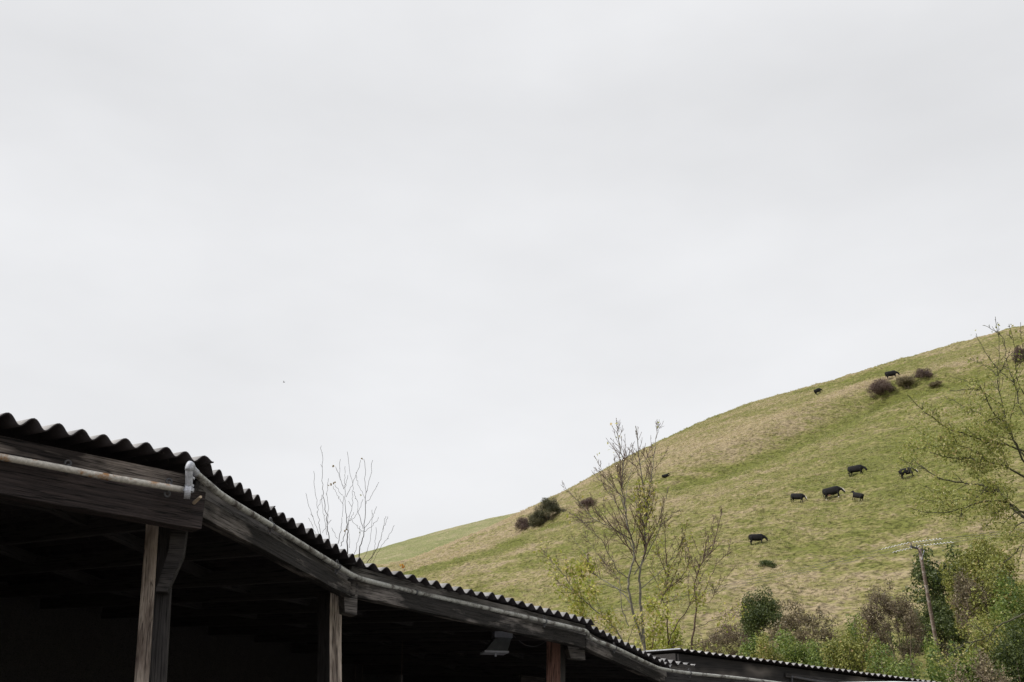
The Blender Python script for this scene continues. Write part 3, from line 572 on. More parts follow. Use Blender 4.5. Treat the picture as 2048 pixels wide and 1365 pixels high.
zr = lambda l: [(1480+x/2.625, 600+y/2.625) for x, y in l]
z8 = lambda l: [(1760+x/4.2, 1040+y/4.2) for x, y in l]
guided('ash_tree', 'large tree reaching in from the right edge with long mossy limbs and sparse leaves', 'tree', [
  ([(2175, 1365), (2165, 1200), (2150, 1080), (2120, 1000), (2110, 860), (2098, 760), (2092, 690), (2088, 650)], 26.),
  ([(2130, 1100), (2090, 1060), (2048, 1034)] + zr([(1420,1080),(1370,1020),(1300,980),(1200,965),(1060,940),(960,880),(900,830)]), 6.5),
  ([(2130, 1080), (2080, 1040), (2040, 1022)] + zr([(1400,1060),(1280,1060),(1180,1090),(1050,1120),(900,1100)]), 4.5),
  (zr([(1500,1130),(1450,1100),(1390,1100),(1330,1140),(1280,1200)]), 3.2), (zr([(1480,1110),(1440,1120),(1400,1160),(1360,1210)]), 2.8), (zr([(1500,1170),(1460,1180),(1420,1220),(1400,1260)]), 2.6),
  ([(2120, 985), (2070, 960)] + zr([(1491,930),(1400,880),(1290,845),(1200,830),(1100,830),(1000,800)]), 4.8),
  ([(2120, 960), (2080, 930)] + zr([(1500,860),(1450,760),(1390,650),(1330,590),(1290,500),(1240,470),(1100,480)]), 4.6),
  (zr([(1390,650),(1340,640),(1240,590),(1120,530),(1060,500)]), 2.2),
  ([(2110, 930), (2075, 910)] + zr([(1480,790),(1390,760),(1290,745),(1180,700),(1080,670),(960,580),(880,500)]), 4.),
  (zr([(1500,830),(1450,760),(1410,680),(1380,560),(1350,400),(1360,250),(1340,90)]), 3.), ([(2105, 860)] + zr([(1491,600),(1440,440),(1400,330),(1380,200),(1280,130)]), 3.), (zr([(1440,440),(1370,380),(1300,300),(1240,180)]), 1.8),
  ([(2090, 780)] + zr([(1530,420),(1491,300),(1470,120)]), 2.2), (zr([(1380,560),(1300,500),(1200,430),(1100,400)]), 1.6), (zr([(1350,400),(1280,340),(1190,310)]), 1.4), (zr([(1300,980),(1230,1040),(1130,1030),(1000,1000)]), 1.8), (zr([(1200,965),(1100,1010),(1000,990),(930,960)]), 1.4),
  (zr([(1290,845),(1200,780),(1100,760),(960,780),(860,760)]), 2.), (zr([(1180,700),(1080,740),(960,700),(880,640)]), 1.5), (zr([(960,880),(890,860),(830,830)]), 1.2), (zr([(1280,1060),(1150,1050),(1030,1060),(900,1040)]), 1.5), (zr([(1440,760),(1420,640),(1450,500),(1430,380)]), 1.8), (zr([(1491,500),(1450,400),(1440,250),(1410,130)]), 1.8),
  ([(2140, 1130), (2100, 1110)] + z8([(1210,230),(1150,260),(1080,330),(1000,380),(880,440)]), 3.5), ([(2160, 1240), (2090, 1230)] + z8([(1220,790),(1130,830),(1000,890),(900,980),(800,1020),(700,1050),(560,1150),(450,1200)]), 4.),
  (z8([(700,1050),(560,1060),(450,1030)]), 1.6), (z8([(800,1020),(700,1120),(600,1200),(500,1230)]), 1.8), (z8([(900,980),(820,900),(720,870)]), 1.6), (z8([(1200,240),(1170,330),(1160,430)]), 1.6), (z8([(1200,160),(1140,140),(1080,180)]), 1.6)],
  22., (2180, 1560), 1, B_MOSS, B_MOSS, L_ASH, spread=.10, lv=(7, 8), leafn=25000, leafsel=lambda X, Y: .006+min(.42, max(0, (Y-700)/520))*(1 if Y < 1100 else .35)*(.06 if 1785 < X < 1850 and 920 < Y < 975 else 1), lsize=.058, jitter=2.0, up=.02, rmin=.005, L1=.24, L2=.5)

# ------------------------------------------------------------------ utility pole
pb, _ = hit(1872, 1330, 40, 120); PD = 68.
ptop = at(1839, 1097, PD); pbase = Vector((at(1879, 1320, PD).x, at(1879, 1320, PD).y, 0)); pbase.z = float(hill_z(np.array([pbase.x]), np.array([pbase.y]))[0])-.2
pole = empty('utility_pole', pbase, 'brown wooden utility pole leaning in the hedge, with crossarm and marked wires', 'utility pole')
MB().tube(smoothpath([pbase, (pbase+ptop)/2, ptop], 10), np.linspace(.14, .105, 10), 12).build('pole', wood('pole_wood', (.15, .11, .095), (.27, .205, .18), (.5, .46, .43), .5, .62, 7.), pole, smooth=True)
ad = Vector((.75, .66, 0)).normalized(); wd = Vector((.66, -.75, 0)).normalized(); Ma = Matrix.Rotation(math.atan2(ad.y, ad.x), 4, 'Z')
MB().box((0, 0, 0), (1.8, .11, .11)).build('crossarm', M_IRON, pole, Matrix.Translation(ptop+Vector((0, 0, .02))-wd*.17)@Ma)
MB().tube([ptop+ad*.62+Vector((0, 0, -.05)), ptop+Vector((0, 0, -.8))], [.02, .02], 6).build('brace', M_FIT, pole)
M_WIRE = plain('wire', (.10, .10, .10), .5); M_MARK = plain('white_marker', (.75, .75, .74), .4)
for sgn in (-.75, 0, .75):
    b = ptop+ad*sgn+Vector((0, 0, .08))-wd*.17
    ins = MB()
    for k, (rr, zz) in enumerate(((.025, .0), (.045, .06), (.03, .10), (.045, .14), (.03, .18))): ins.tube([b+Vector((0, 0, zz)), b+Vector((0, 0, zz+.045))], [rr, rr*.8], 10)
    ins.build('insulator', M_IRON, pole)
    a = b+Vector((0, 0, .24)); pts = []
    for t in np.linspace(-1, 1, 41): pts.append(a+wd*t*60+Vector((0, 0, -1.6+1.6*(1-abs(t))**2)))
    w_ = MB(); w_.tube(pts, .010, 4); w_.build('wire', M_WIRE, pole)
    if sgn != 0:
        for sd in (-1, 1):
            hx = []
            for t in np.linspace(0, 1, 181):
                s = .12+t*2.1; an = t*2*math.pi*9; q = a+wd*sd*s+Vector((0, 0, -.053*s*1.6/1.6+ad.z)); hx.append(q+ad*.045*math.cos(an)+Vector((0, 0, .045*math.sin(an))))
            MB().tube(hx, .018, 4).build('wire_marker', M_MARK, pole)

# ------------------------------------------------------------------ cattle
M_COW = plain('black_cow_hide', (.007, .0065, .0075), .75, var=.3, spec=.25); M_WHT = plain('white_cow_hide', (.62, .58, .52), .8, var=.1); M_PINK = plain('pink_udder_skin', (.50, .30, .26), .6)
def ell_loft(mb, st, n=16, e=.8):
    """st: list of (centre x, centre z, half height, half width, tilt) in the side plane y = y0"""
    V = []; a = np.linspace(0, 2*np.pi, n, endpoint=False)
    for (x, y, z, hh, hw, tl) in st:
        c, s_ = np.cos(a), np.sin(a); cc, ss = np.sign(c)*np.abs(c)**e*hw, np.sign(s_)*np.abs(s_)**e*hh
        V += [(x-ss[k]*math.sin(tl), y+cc[k], z+ss[k]*math.cos(tl)) for k in range(n)]
    F = [(i*n+k, i*n+(k+1) % n, (i+1)*n+(k+1) % n, (i+1)*n+k) for i in range(len(st)-1) for k in range(n)]
    F += [tuple(range(n))[::-1], tuple((len(st)-1)*n+k for k in range(n))]; mb.add(V, F)
def cow_mesh(name, headup=False, white=False, lying=False):
    dz = -.55 if lying else 0; b = MB(); L = lambda l: [(x, 0, z+dz, hh, hw, t) for x, z, hh, hw, t in l]
    ell_loft(b, L([(-1.10, 1.08, .17, .12, 0), (-1.07, 1.03, .32, .22, 0), (-.88, 1.0, .39, .29, 0), (-.5, .97, .42, .34, 0), (0, .94, .44, .37, 0), (.4, .95, .44, .34, 0), (.66, .98, .40, .26, 0), (.82, 1.0, .28, .17, 0), (.88, 1.0, .14, .09, 0)]), 20, .75)
    if headup or lying:
        ell_loft(b, L([(.55, 1.12, .26, .16, .4), (.80, 1.22, .21, .13, .6), (1.0, 1.36, .16, .11, .7)]))
        ell_loft(b, L([(.92, 1.44, .10, .10, -.3), (1.04, 1.42, .14, .12, -.35), (1.2, 1.33, .12, .10, -.45), (1.34, 1.25, .085, .075, -.5), (1.42, 1.21, .07, .07, -.5)])); pol = (1.0, 1.50)
    else:
        ell_loft(b, L([(.55, 1.10, .27, .17, -.1), (.80, 1.02, .24, .14, -.35), (1.0, .95, .185, .10, -.5), (1.17, .87, .13, .09, -.6)]))
        ell_loft(b, L([(1.10, .92, .09, .11, -.9), (1.19, .82, .16, .13, -.95), (1.27, .68, .145, .12, -1.), (1.33, .54, .115, .10, -1.05), (1.36, .46, .095, .095, -1.05)])); pol = (1.15, .95)
    for s in (-1, 1):
        b.tube([(pol[0], s*.07, pol[1]+dz), (pol[0]-.03, s*.18, pol[1]+.03+dz), (pol[0]-.04, s*.28, pol[1]+.0+dz)], [.04, .05, .025], 8)
        if lying:
            b.tube([(.6, s*.24, .4), (.85, s*.28, .14), (1.05, s*.25, .07)], [.14, .08, .06], 8); b.tube([(-.75, s*.28, .42), (-.45, s*.38, .2), (-.2, s*.4, .08)], [.2, .14, .07], 8)
        else:
            o = .10*s
            b.tube([(.56, s*.18, .92), (.57, s*.20, .66), (.57+o*.4, s*.21, .42), (.56+o, s*.21, .14), (.58+o, s*.21, .0)], [.17, .12, .076, .052, .068], 10)
            b.tube([(-.84, s*.18, 1.0), (-.80, s*.22, .74), (-.78+o*.4, s*.22, .60), (-.95+o, s*.21, .42), (-.90+o, s*.21, .14), (-.87+o, s*.21, .0)], [.22, .19, .118, .072, .054, .068], 10)
    b.tube([(-1.06, 0, 1.26+dz), (-1.15, 0, 1.15+dz), (-1.17, .02, .8+dz), (-1.16, .03, max(.12, .45+dz))], [.045, .04, .035, .055], 8)
    me = b.mesh(name); o = bpy.data.objects.new(name, me); COL.objects.link(o)
    r_ = o.modifiers.new('remesh', 'REMESH'); r_.mode = 'VOXEL'; r_.voxel_size = .032; r_.use_smooth_shade = True
    q_ = o.modifiers.new('smooth', 'SMOOTH'); q_.factor = .5; q_.iterations = 5
    dg = bpy.context.evaluated_depsgraph_get(); m2 = bpy.data.meshes.new_from_object(o.evaluated_get(dg)); bpy.data.objects.remove(o); m2.name = name
    m2.materials.clear(); m2.materials.append(M_COW); m2.materials.append(M_WHT)
    for p in m2.polygons:
        p.use_smooth = True; q = p.center; p.material_index = 0
        if white and q.x > 1.14 and abs(q.y) < .2 and (q.x-1.27)+(q.z-.66)*.5 > .045: p.material_index = 1
        if white == 2 and ((.85 < q.x < 1.2 and abs(q.y) < .07 and q.z > .95) or (q.z < .13) or (q.z < .47 and .1 < q.x < .35)): p.material_index = 1
    return m2
CG = cow_mesh('cow'); CW = cow_mesh('cow', white=True); CW2 = cow_mesh('cow', white=2); CU = cow_mesh('cow', headup=True); CL = cow_mesh('cow', lying=True)
cows = [ # mesh, px, feet py, px length, facing, label
 (CG, 1516, 1088, 37, 1, 'black cow grazing alone, lowest on the hill', .15), (CW, 1596, 1006, 32, 1, 'white faced black cow grazing left of the cow with the pink udder', -.2),
 (CW2, 1670, 999, 43, 1, 'black cow with white face and pink udder grazing beside the calf', 0.), (CU, 1713, 1006, 26, -1, 'small black calf standing with raised head, facing left', -.5),
 (CG, 1715, 949, 37, 1, 'black cow grazing uphill of the calf', -.15), (CW, 1819, 956, 36, 1, 'black cow half hidden behind the twigs of the big tree', .1),
 (CG, 1786, 756, 27, 1, 'black cow at the hilltop beside the thorn bushes', .3), (CG, 1639, 787, 16, 1, 'tiny distant black cow near the skyline', .7), (CL, 1332, 951, 17, 1, 'black cow lying down behind the bare tree, leftmost of the herd', .3)]
for me, px, py, wl, fc, lb, jit in cows:
    p, r = hit(px, py); dep = p.y*cp+(p.z-CAMZ)*sp_; az = math.atan2(p.x, p.y); sc = wl*dep/FPX/2.58/.92/max(.5, math.cos(jit)); sc = min(max(sc, .6), 1.5)
    yaw = -az+jit+(math.pi if fc < 0 else 0); f = Vector((math.cos(yaw), math.sin(yaw), 0)); q = [float(hill_z(np.array([p.x+f.x*k]), np.array([p.y+f.y*k]))[0]) for k in (-.8*sc, .6*sc)]
    pit = math.atan2(q[1]-q[0], 1.4*sc); o = bpy.data.objects.new('cow', me); COL.objects.link(o)
    o.matrix_basis = Matrix.Translation((p.x, p.y, (q[0]+q[1])/2-.05)) @ Matrix.Rotation(yaw, 4, 'Z') @ Matrix.Rotation(-pit*.8, 4, 'Y') @ Matrix.Diagonal((sc*.92, sc, sc, 1))
    tag(o, lb, 'cow', 'black cattle grazing on the hill')
    if me is CW2:
        u = MB(); bm = bmesh.new(); bmesh.ops.create_uvsphere(bm, u_segments=14, v_segments=10, radius=.19); mu = bpy.data.meshes.new('udder'); bm.to_mesh(mu); bm.free()
        uo = bpy.data.objects.new('udder', mu); mu.materials.append(M_PINK); COL.objects.link(uo); uo.parent = o; uo.matrix_basis = Matrix.Translation((-.48, 0, .60)) @ Matrix.Diagonal((1.25, .9, .85, 1))

# bird
bp = at(568, 765, 150.); bm_ = MB()
bm_.tube([bp+Vector((-.14, 0, 0)), bp+Vector((-.06, 0, .0)), bp+Vector((.06, 0, .01)), bp+Vector((.16, 0, .02))], [.015, .05, .045, .01], 8)
for s in (-1, 1): bm_.add([tuple(bp+Vector(v)) for v in ((.06, 0, .02), (-.04, 0, .02), (-.06, s*.3, .12), (.0, s*.32, .13), (.0, 0, .035))], [(0, 4, 3), (4, 1, 2, 3), (0, 3, 2, 1)])
tag(bm_.build('bird', plain('bird_feathers', (.03, .03, .03)), smooth=True), 'tiny dark bird flying high over the barn roof', 'bird')

# ------------------------------------------------------------------ barn
D3 = Vector((-.831, .556, 0)); SL = .065; UP = Vector((0, 0, 1))
barn = empty('open_barn', (-3.5, 8.5, 0), 'long open fronted black timber barn with sagging corrugated roof and pipe along the eaves', 'barn')
def sheet(a, b, waves, parent=barn, depth=5.2, dirv=D3, slope=SL, over=.0, lift=0., ph=0., curl=0, hole=None, name='roof_sheet', sag=.0, amp=.025):
    per = 12; nu = int(waves*per)+1; nv = 15; t = np.linspace(0, 1, nu); v = np.linspace(0, 1, nv)**1.5*depth; A = np.array(a); B = np.array(b); d = np.array(dirv)
    P = A[None]*(1-t)[:, None]+B[None]*t[:, None]; wv = amp*np.cos(2*np.pi*(t*waves+ph)); Vx = []
    jag = .004*np.sin(np.arange(nu)*.11+waves)
    ph_ = waves*1.7+a[0]; wob = 1+.16*vnoise(t*waves*.55, ph_, 0*t)*2; drift = .008*vnoise(t*waves*.35+5, ph_, 0*t)+.006*vnoise(t*waves*1.3, ph_+9, 0*t)
    for k, vv in enumerate(v):
        q = P+d[None]*(vv-over+(jag if k == 0 else 0*jag))[:, None]; q[:, 2] += wv*wob+drift+lift+slope*vv-sag*np.sin(np.pi*t)
        if curl and k < 5: q[-per//2:, 2] += curl*np.linspace(0, 1, per//2)*(1-k/5)
        Vx.append(q)
    V = np.concatenate(Vx); i = (np.arange(nv-1)[:, None]*nu+np.arange(nu-1)[None, :]).ravel(); F = np.stack([i, i+1, i+nu+1, i+nu], -1)
    if hole is not None:
        F = np.array([f for f in F if not (f[0] // nu == hole[1] and f[0] % nu in hole[0])])
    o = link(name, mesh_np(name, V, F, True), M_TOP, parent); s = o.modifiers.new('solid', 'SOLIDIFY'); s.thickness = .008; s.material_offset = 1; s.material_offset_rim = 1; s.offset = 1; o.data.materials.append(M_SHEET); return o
P0 = at(0, 836, 5.2); P1 = at(428, 926, 6.0); Pm = P0+(P0-P1)*2.2; Pm.z = P0.z
E1a = at(418, 934, 6.02); E1b = at(550, 1020, 6.97); E2a = at(536, 1018, 6.9); E2b = at(727, 1129, 8.15); E3a = at(706, 1122, 8.05); E3b = at(1190, 1248, 10.9); E4a = at(1180, 1252, 10.9); E4b = at(1345, 1334, 12.7); E5a = at(1318, 1322, 12.5); E5b = at(1392, 1336, 13.2)
PX = P0+(P1-P0)*.35
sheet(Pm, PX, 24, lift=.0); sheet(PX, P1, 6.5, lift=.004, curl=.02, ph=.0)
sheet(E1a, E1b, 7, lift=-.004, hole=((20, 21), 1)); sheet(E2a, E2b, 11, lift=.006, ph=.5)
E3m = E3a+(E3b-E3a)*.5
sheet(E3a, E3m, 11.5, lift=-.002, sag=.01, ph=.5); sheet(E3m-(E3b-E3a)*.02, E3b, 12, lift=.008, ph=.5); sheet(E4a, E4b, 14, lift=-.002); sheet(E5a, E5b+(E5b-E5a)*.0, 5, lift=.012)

def board(name, a, b, h, th, mat, parent=barn, top=0., inset=0., bev=.004, n=14, bend=0., seed=0):
    """a beam whose top edge runs a to b (dropped by top), its front face pushed in by inset"""
    a = a-UP*top+D3*inset; b = b-UP*top+D3*inset; L = (b-a).length; X = (b-a).normalized(); Y = UP.cross(X).normalized()
    if Y.dot(D3) < 0: Y = -Y
    Z = X.cross(Y); 
    if Z.z < 0: Z = -Z
    M = Matrix(((X.x, Y.x, Z.x, a.x), (X.y, Y.y, Z.y, a.y), (X.z, Y.z, Z.z, a.z), (0, 0, 0, 1)))
    V, F = [], []; rs_ = np.random.default_rng(seed+3)
    for i in range(n):
        t = i/(n-1); w = rs_.normal(0, .0022, 4); zz = bend*math.sin(math.pi*t)
        V += [(t*L, w[0], -h+w[1]+zz), (t*L, w[2], w[3]+zz), (t*L, th, zz), (t*L, th, -h+zz)]
    for i in range(n-1):
        for k in range(4): F.append((i*4+k, i*4+(k+1) % 4, i*4+4+(k+1) % 4, i*4+4+k))
    F += [(3, 2, 1, 0), tuple((n-1)*4+k for k in range(4))]
    me = bpy.data.meshes.new(name); me.from_pydata(V, [], F); bm = bmesh.new(); bm.from_mesh(me); bmesh.ops.recalc_face_normals(bm, faces=bm.faces); bm.to_mesh(me); bm.free()
    o = link(name, me, mat, parent, M)
    bv = o.modifiers.new('bevel', 'BEVEL'); bv.width = bev; bv.segments = 2; bv.limit_method = 'ANGLE'; return o
dirn = lambda a, b: (b-a).normalized()
# bay 1
B1e = P1+dirn(P0, P1)*.03
board('wall_plate', Pm, P1-dirn(P0, P1)*.10, .10, .05, M_PLATE, top=.075, inset=.10, seed=1)
board('eave_beam', Pm, B1e, .225, .11, M_BEAM, top=.165, inset=.08, seed=2, n=30)
# bay 2
board('fascia', E1a+dirn(E1a, E2b)*.04, E2b, .10, .03, M_FASCIA2, top=.055, inset=.10, seed=3)
board('eave_beam', E1a+dirn(E1a, E2b)*.02, E2b-dirn(E1a, E2b)*.03, .115, .09, M_BEAM2, top=.157, inset=.075, seed=4)
# bay 3
board('fascia', E3a+dirn(E3a, E3b)*.06, E3b-dirn(E3a, E3b)*.08, .105, .03, M_FASCIA2, top=.02, inset=.07, seed=5)
board('eave_beam', E3a+dirn(E3a, E3b)*.02, E3b-dirn(E3a, E3b)*.13, .13, .09, M_BEAM2, top=.132, inset=.05, seed=6, n=30)
# bay 4
board('fascia', E4a+dirn(E4a, E4b)*.05, E4b, .08, .03, M_FASCIA2, top=.045, inset=.07, seed=7)
board('eave_beam', E4a+dirn(E4a, E4b)*.0, E4b-dirn(E4a, E4b)*.15, .105, .09, M_BEAM2, top=.127, inset=.05, seed=8)
F5a = at(1322, 1341, 12.6); F5b = at(1600, 1371, 13.9)
board('eave_beam', F5a, F5b, .16, .09, M_DARKW, top=-.03, inset=.03, seed=9)
board('fascia', at(1322, 1322, 12.65), at(1392, 1332, 13.1), .10, .03, M_FASCIA, top=.0, inset=.02, seed=10)

def post(p_top, w, d, mat, yaw, name='post', bot=None, zbot=0., taper=0., split=None, parent=barn, wig=.006, bev=.006, lean=(0, 0)):
    bot = bot or Vector((p_top.x, p_top.y, p_top.z-1)); k_ = (p_top.z-zbot)/(p_top.z-bot.z); pb_ = p_top+(bot-p_top)*k_; h = (p_top-pb_).length
    M = Matrix.Translation(pb_) @ (p_top-pb_).to_track_quat('Z', 'Y').to_matrix().to_4x4() @ Matrix.Rotation(yaw-math.pi/2*0, 4, 'Z') @ Matrix.Rotation(-math.pi/2, 4, 'Y'); V, F = [], []; n = 16
    # local x is up, so the grain runs along the post
    for i in range(n):
        t = i/(n-1); s = 1-taper*t; ww = rng.normal(0, wig, 4)*.5; lx, ly = lean[0]*(1-t), lean[1]*(1-t)
        V += [(t*h, -d/2*s+ww[0]+ly, -w/2*s+lx), (t*h, d/2*s+ww[1]+ly, -w/2*s+lx), (t*h, d/2*s+ww[2]+ly, w/2*s+lx), (t*h, -d/2*s+ww[3]+ly, w/2*s+lx)]
    for i in range(n-1):
        for k in range(4): F.append((i*4+k, i*4+(k+1) % 4, i*4+4+(k+1) % 4, i*4+4+k))
    F += [(3, 2, 1, 0), tuple((n-1)*4+k for k in range(4))]
    me = bpy.data.meshes.new(name); me.from_pydata(V, [], F); bm = bmesh.new(); bm.from_mesh(me); bmesh.ops.recalc_face_normals(bm, faces=bm.faces); bm.to_mesh(me); bm.free()
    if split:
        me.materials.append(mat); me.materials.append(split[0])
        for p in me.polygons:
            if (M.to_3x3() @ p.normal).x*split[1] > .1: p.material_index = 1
    o = link(name, me, mat, parent, M); bv = o.modifiers.new('bevel', 'BEVEL'); bv.width = bev; bv.segments = 2; bv.limit_method = 'ANGLE'; return o
def on(px, py, depth): return at(px, py, depth)
def ontop(px, py, depth, px2, dd=0):   # top point, and a second point straight under it as seen in the photograph
    a = at(px, py, depth); r2 = ray(px2, 1365); b = Vector((0, 0, CAMZ))+r2*(a.y/r2.y); return a, b
def mkpost(t, w, d, mat, yaw, **k):
    a, b = t; h0 = a.z; M0 = (a-b).to_track_quat('Z', 'Y'); post(a, w, d, mat, yaw-M0.to_euler().z, bot=b, **k)
mkpost(ontop(335, 1040, 6.15, 316), .092, .10, M_GREYP, .25)
mkpost(ontop(306, 1050, 6.45, 284), .095, .10, M_PALE, .3, taper=.1, wig=.012)
kb = MB()   # knee bracket on post 1
a = on(361, 1036, 6.02)
M_ = Matrix.Translation(a) @ Matrix.Rotation(.2, 4, 'Z')
kb.add([(-.045, 0, 0), (.045, 0, 0), (.045, 0, -.22), (-.02, 0, -.44), (-.085, 0, -.44), (-.045, 0, -.2), (-.045, .1, 0), (.045, .1, 0), (.045, .1, -.22), (-.02, .1, -.44), (-.085, .1, -.44), (-.045, .1, -.2)],
       [(5, 4, 3, 2, 1, 0), (6, 7, 8, 9, 10, 11), (0, 1, 7, 6), (1, 2, 8, 7), (2, 3, 9, 8), (3, 4, 10, 9), (4, 5, 11, 10), (5, 0, 6, 11)])
kb.build('bracket', M_GREYP, barn, M_, bevel=.004)
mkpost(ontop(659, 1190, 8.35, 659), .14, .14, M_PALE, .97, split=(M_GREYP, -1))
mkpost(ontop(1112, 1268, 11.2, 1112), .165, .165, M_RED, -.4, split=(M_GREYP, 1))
mkpost(ontop(1316, 1345, 12.9, 1316), .11, .11, M_FASCIA, .3)
def bracket(p, w, h, d, mat, yaw):
    M_ = Matrix.Translation(p) @ Matrix.Rotation(yaw, 4, 'Z')
    MB().add([(-w, 0, 0), (0, 0, 0), (.01, 0, -h), (-w*.75, 0, -h*.93), (-w, d, 0), (0, d, 0), (.01, d, -h), (-w*.75, d, -h*.93)], [(3, 2, 1, 0), (4, 5, 6, 7), (0, 1, 5, 4), (1, 2, 6, 5), (2, 3, 7, 6), (3, 0, 4, 7)]).build('bracket', mat, barn, M_, bevel=.004)
bracket(on(716, 1166, 8.1), .13, .26, .12, M_FASCIA, .55); bracket(on(1168, 1277, 11.0), .22, .23, .12, M_FASCIA, .3)
# inside: back wall, rafters, ties, end wall
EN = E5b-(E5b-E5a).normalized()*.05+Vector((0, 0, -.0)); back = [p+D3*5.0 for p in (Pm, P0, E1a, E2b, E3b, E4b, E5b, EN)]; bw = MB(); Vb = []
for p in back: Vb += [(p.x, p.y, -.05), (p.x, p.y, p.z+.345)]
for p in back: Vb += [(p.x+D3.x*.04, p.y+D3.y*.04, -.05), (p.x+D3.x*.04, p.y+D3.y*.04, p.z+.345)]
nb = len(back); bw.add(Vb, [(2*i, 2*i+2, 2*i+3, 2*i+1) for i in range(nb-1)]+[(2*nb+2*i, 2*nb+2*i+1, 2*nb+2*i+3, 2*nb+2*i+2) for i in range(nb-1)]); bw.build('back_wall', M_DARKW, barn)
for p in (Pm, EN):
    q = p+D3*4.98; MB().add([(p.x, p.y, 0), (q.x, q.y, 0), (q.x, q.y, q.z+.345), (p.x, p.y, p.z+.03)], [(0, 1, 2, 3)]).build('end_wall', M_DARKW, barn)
for (a_, b_, n_) in ((Pm, P1, 4), (E1a, E2b, 3), (E3a, E3b, 5), (E4a, E4b, 3)):
    for i in range(n_):
        p = a_+(b_-a_)*((i+.5)/n_)-UP*.10+D3*.2; q = p+D3*4.7+UP*.30; L = (q-p).length; X = (q-p).normalized(); Y = UP.cross(X).normalized(); Z = X.cross(Y)
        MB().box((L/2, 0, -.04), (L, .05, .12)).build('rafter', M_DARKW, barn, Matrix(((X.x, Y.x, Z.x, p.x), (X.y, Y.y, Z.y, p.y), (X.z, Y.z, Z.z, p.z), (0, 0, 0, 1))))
for k in (1.6, 3.2):
    pts = [p+D3*k-UP*(.05-SL*k) for p in (Pm, P0, E1a, E2b, E3b, E4b)]
    for a_, b_ in zip(pts[:-1], pts[1:]):
        X = (b_-a_).normalized(); Y = UP.cross(X).normalized(); Z = X.cross(Y); L = (b_-a_).length
        MB().box((L/2, 0, -.06), (L, .06, .08)).build('purlin', M_DARKW, barn, Matrix(((X.x, Y.x, Z.x, a_.x), (X.y, Y.y, Z.y, a_.y), (X.z, Y.z, Z.z, a_.z), (0, 0, 0, 1))))
for (px, py, d1, px2, py2, d2) in ((850, 1296, 12.5, 930, 1306, 13.5), (1040, 1357, 13., 1088, 1363, 13.2)):
    a_, b_ = at(px, py, d1), at(px2, py2, d2); X = (b_-a_).normalized(); Y = UP.cross(X).normalized(); Z = X.cross(Y); L = (b_-a_).length
    MB().box((L/2, 0, 0), (L, .05, .08)).build('rail', M_FASCIA, barn, Matrix(((X.x, Y.x, Z.x, a_.x), (X.y, Y.y, Z.y, a_.y), (X.z, Y.z, Z.z, a_.z), (0, 0, 0, 1))))
# pipe
fr = -D3*.0
def pp(px, py, d): return at(px, py, d)
q0 = pp(0, 914, 5.19); q1 = pp(372, 981, 5.80); qm = q0+(q0-q1)*2.4
pipe1 = MB().tube(smoothpath([qm, q0, (q0+q1)/2+Vector((0, 0, -.004)), q1], 24), .0185, 14).build('pipe', M_PIPE, barn, smooth=True)
path2 = [pp(388, 944, 5.88), pp(424, 975, 6.02), pp(454, 998, 6.2), pp(543, 1052, 6.8), pp(600, 1087, 7.25), pp(676, 1134, 7.8), pp(709, 1153, 8.02), pp(740, 1163, 8.2), pp(831, 1185, 8.7), pp(970, 1216, 9.45), pp(1090, 1243, 10.15), pp(1162, 1260, 10.6), pp(1174, 1265, 10.72), pp(1186, 1279, 10.83), pp(1230, 1296, 11.25), pp(1304, 1331, 12.05), pp(1328, 1339, 12.4), pp(1380, 1347, 12.8), pp(1470, 1356, 13.3), pp(1570, 1368, 13.8)]
pipe2 = MB().tube(smoothpath(path2, 110), .0205, 14).build('pipe', M_PIPED, barn, smooth=True)
# silver fittings at the pipe joint
e = pp(377, 984, 5.78); u = pp(378, 938, 5.78)
MB().tube([e+Vector((-.02, -.006, -.002)), e+Vector((.012, .004, -.002))], [.040, .040], 18).tube([e, e+Vector((0, 0, .02))], .03, 14).build('elbow', M_FIT, pipe1, smooth=False)
MB().tube([e+Vector((0, 0, .015)), u], [.021, .021], 14).tube([e+Vector((0, 0, .03)), e+Vector((0, 0, .042))], .026, 14).tube([e+Vector((0, 0, .075)), e+Vector((0, 0, .087))], .025, 14).build('coupling', M_FIT, pipe1)
MB().tube(smoothpath([u+Vector((0, 0, -.01)), u+Vector((.004, 0, .025)), pp(384, 938, 5.82), path2[0]+Vector((.01, .01, -.006))], 10), .023, 14).build('elbow', M_FIT, pipe2, smooth=True)
MB().tube([e+Vector((.075, .0, -.03)), pp(388, 1006, 5.9)], [.008, .011], 8).build('rag', plain('rag_cloth', (.5, .4, .3), .9), pipe1)
def clip(p, T, r, par, hgt=.055):
    T = T.normalized(); b = MB(); N = UP.cross(T).normalized()
    if N.dot(D3) < 0: N = -N
    b.tube([p-T*.011, p+T*.011], [r+.004, r+.004], 14)
    for s in (-1, 1):
        ring = [p+N*.012+UP*(s*(r+.018))+ (T*math.cos(a)+UP*math.sin(a))*.016 for a in np.linspace(0, 2*math.pi, 13)]
        b.tube(ring, .006, 6, cap=False); b.tube([p+UP*s*r*.9, p+UP*s*(r+.01)], .008, 6)
    b.build('clip', M_IRON, par)
T1_ = q1-q0
for px, py, d in ((135, 939, 5.44), (338, 975, 5.75)): clip(pp(px, py, d), T1_, .0185, pipe1)
def onpath(i): return path2[i], (path2[min(i+1, len(path2)-1)]-path2[max(i-1, 0)])
for i in (3, 5, 8, 10, 14, 17): clip(onpath(i)[0], onpath(i)[1], .0205, pipe2)

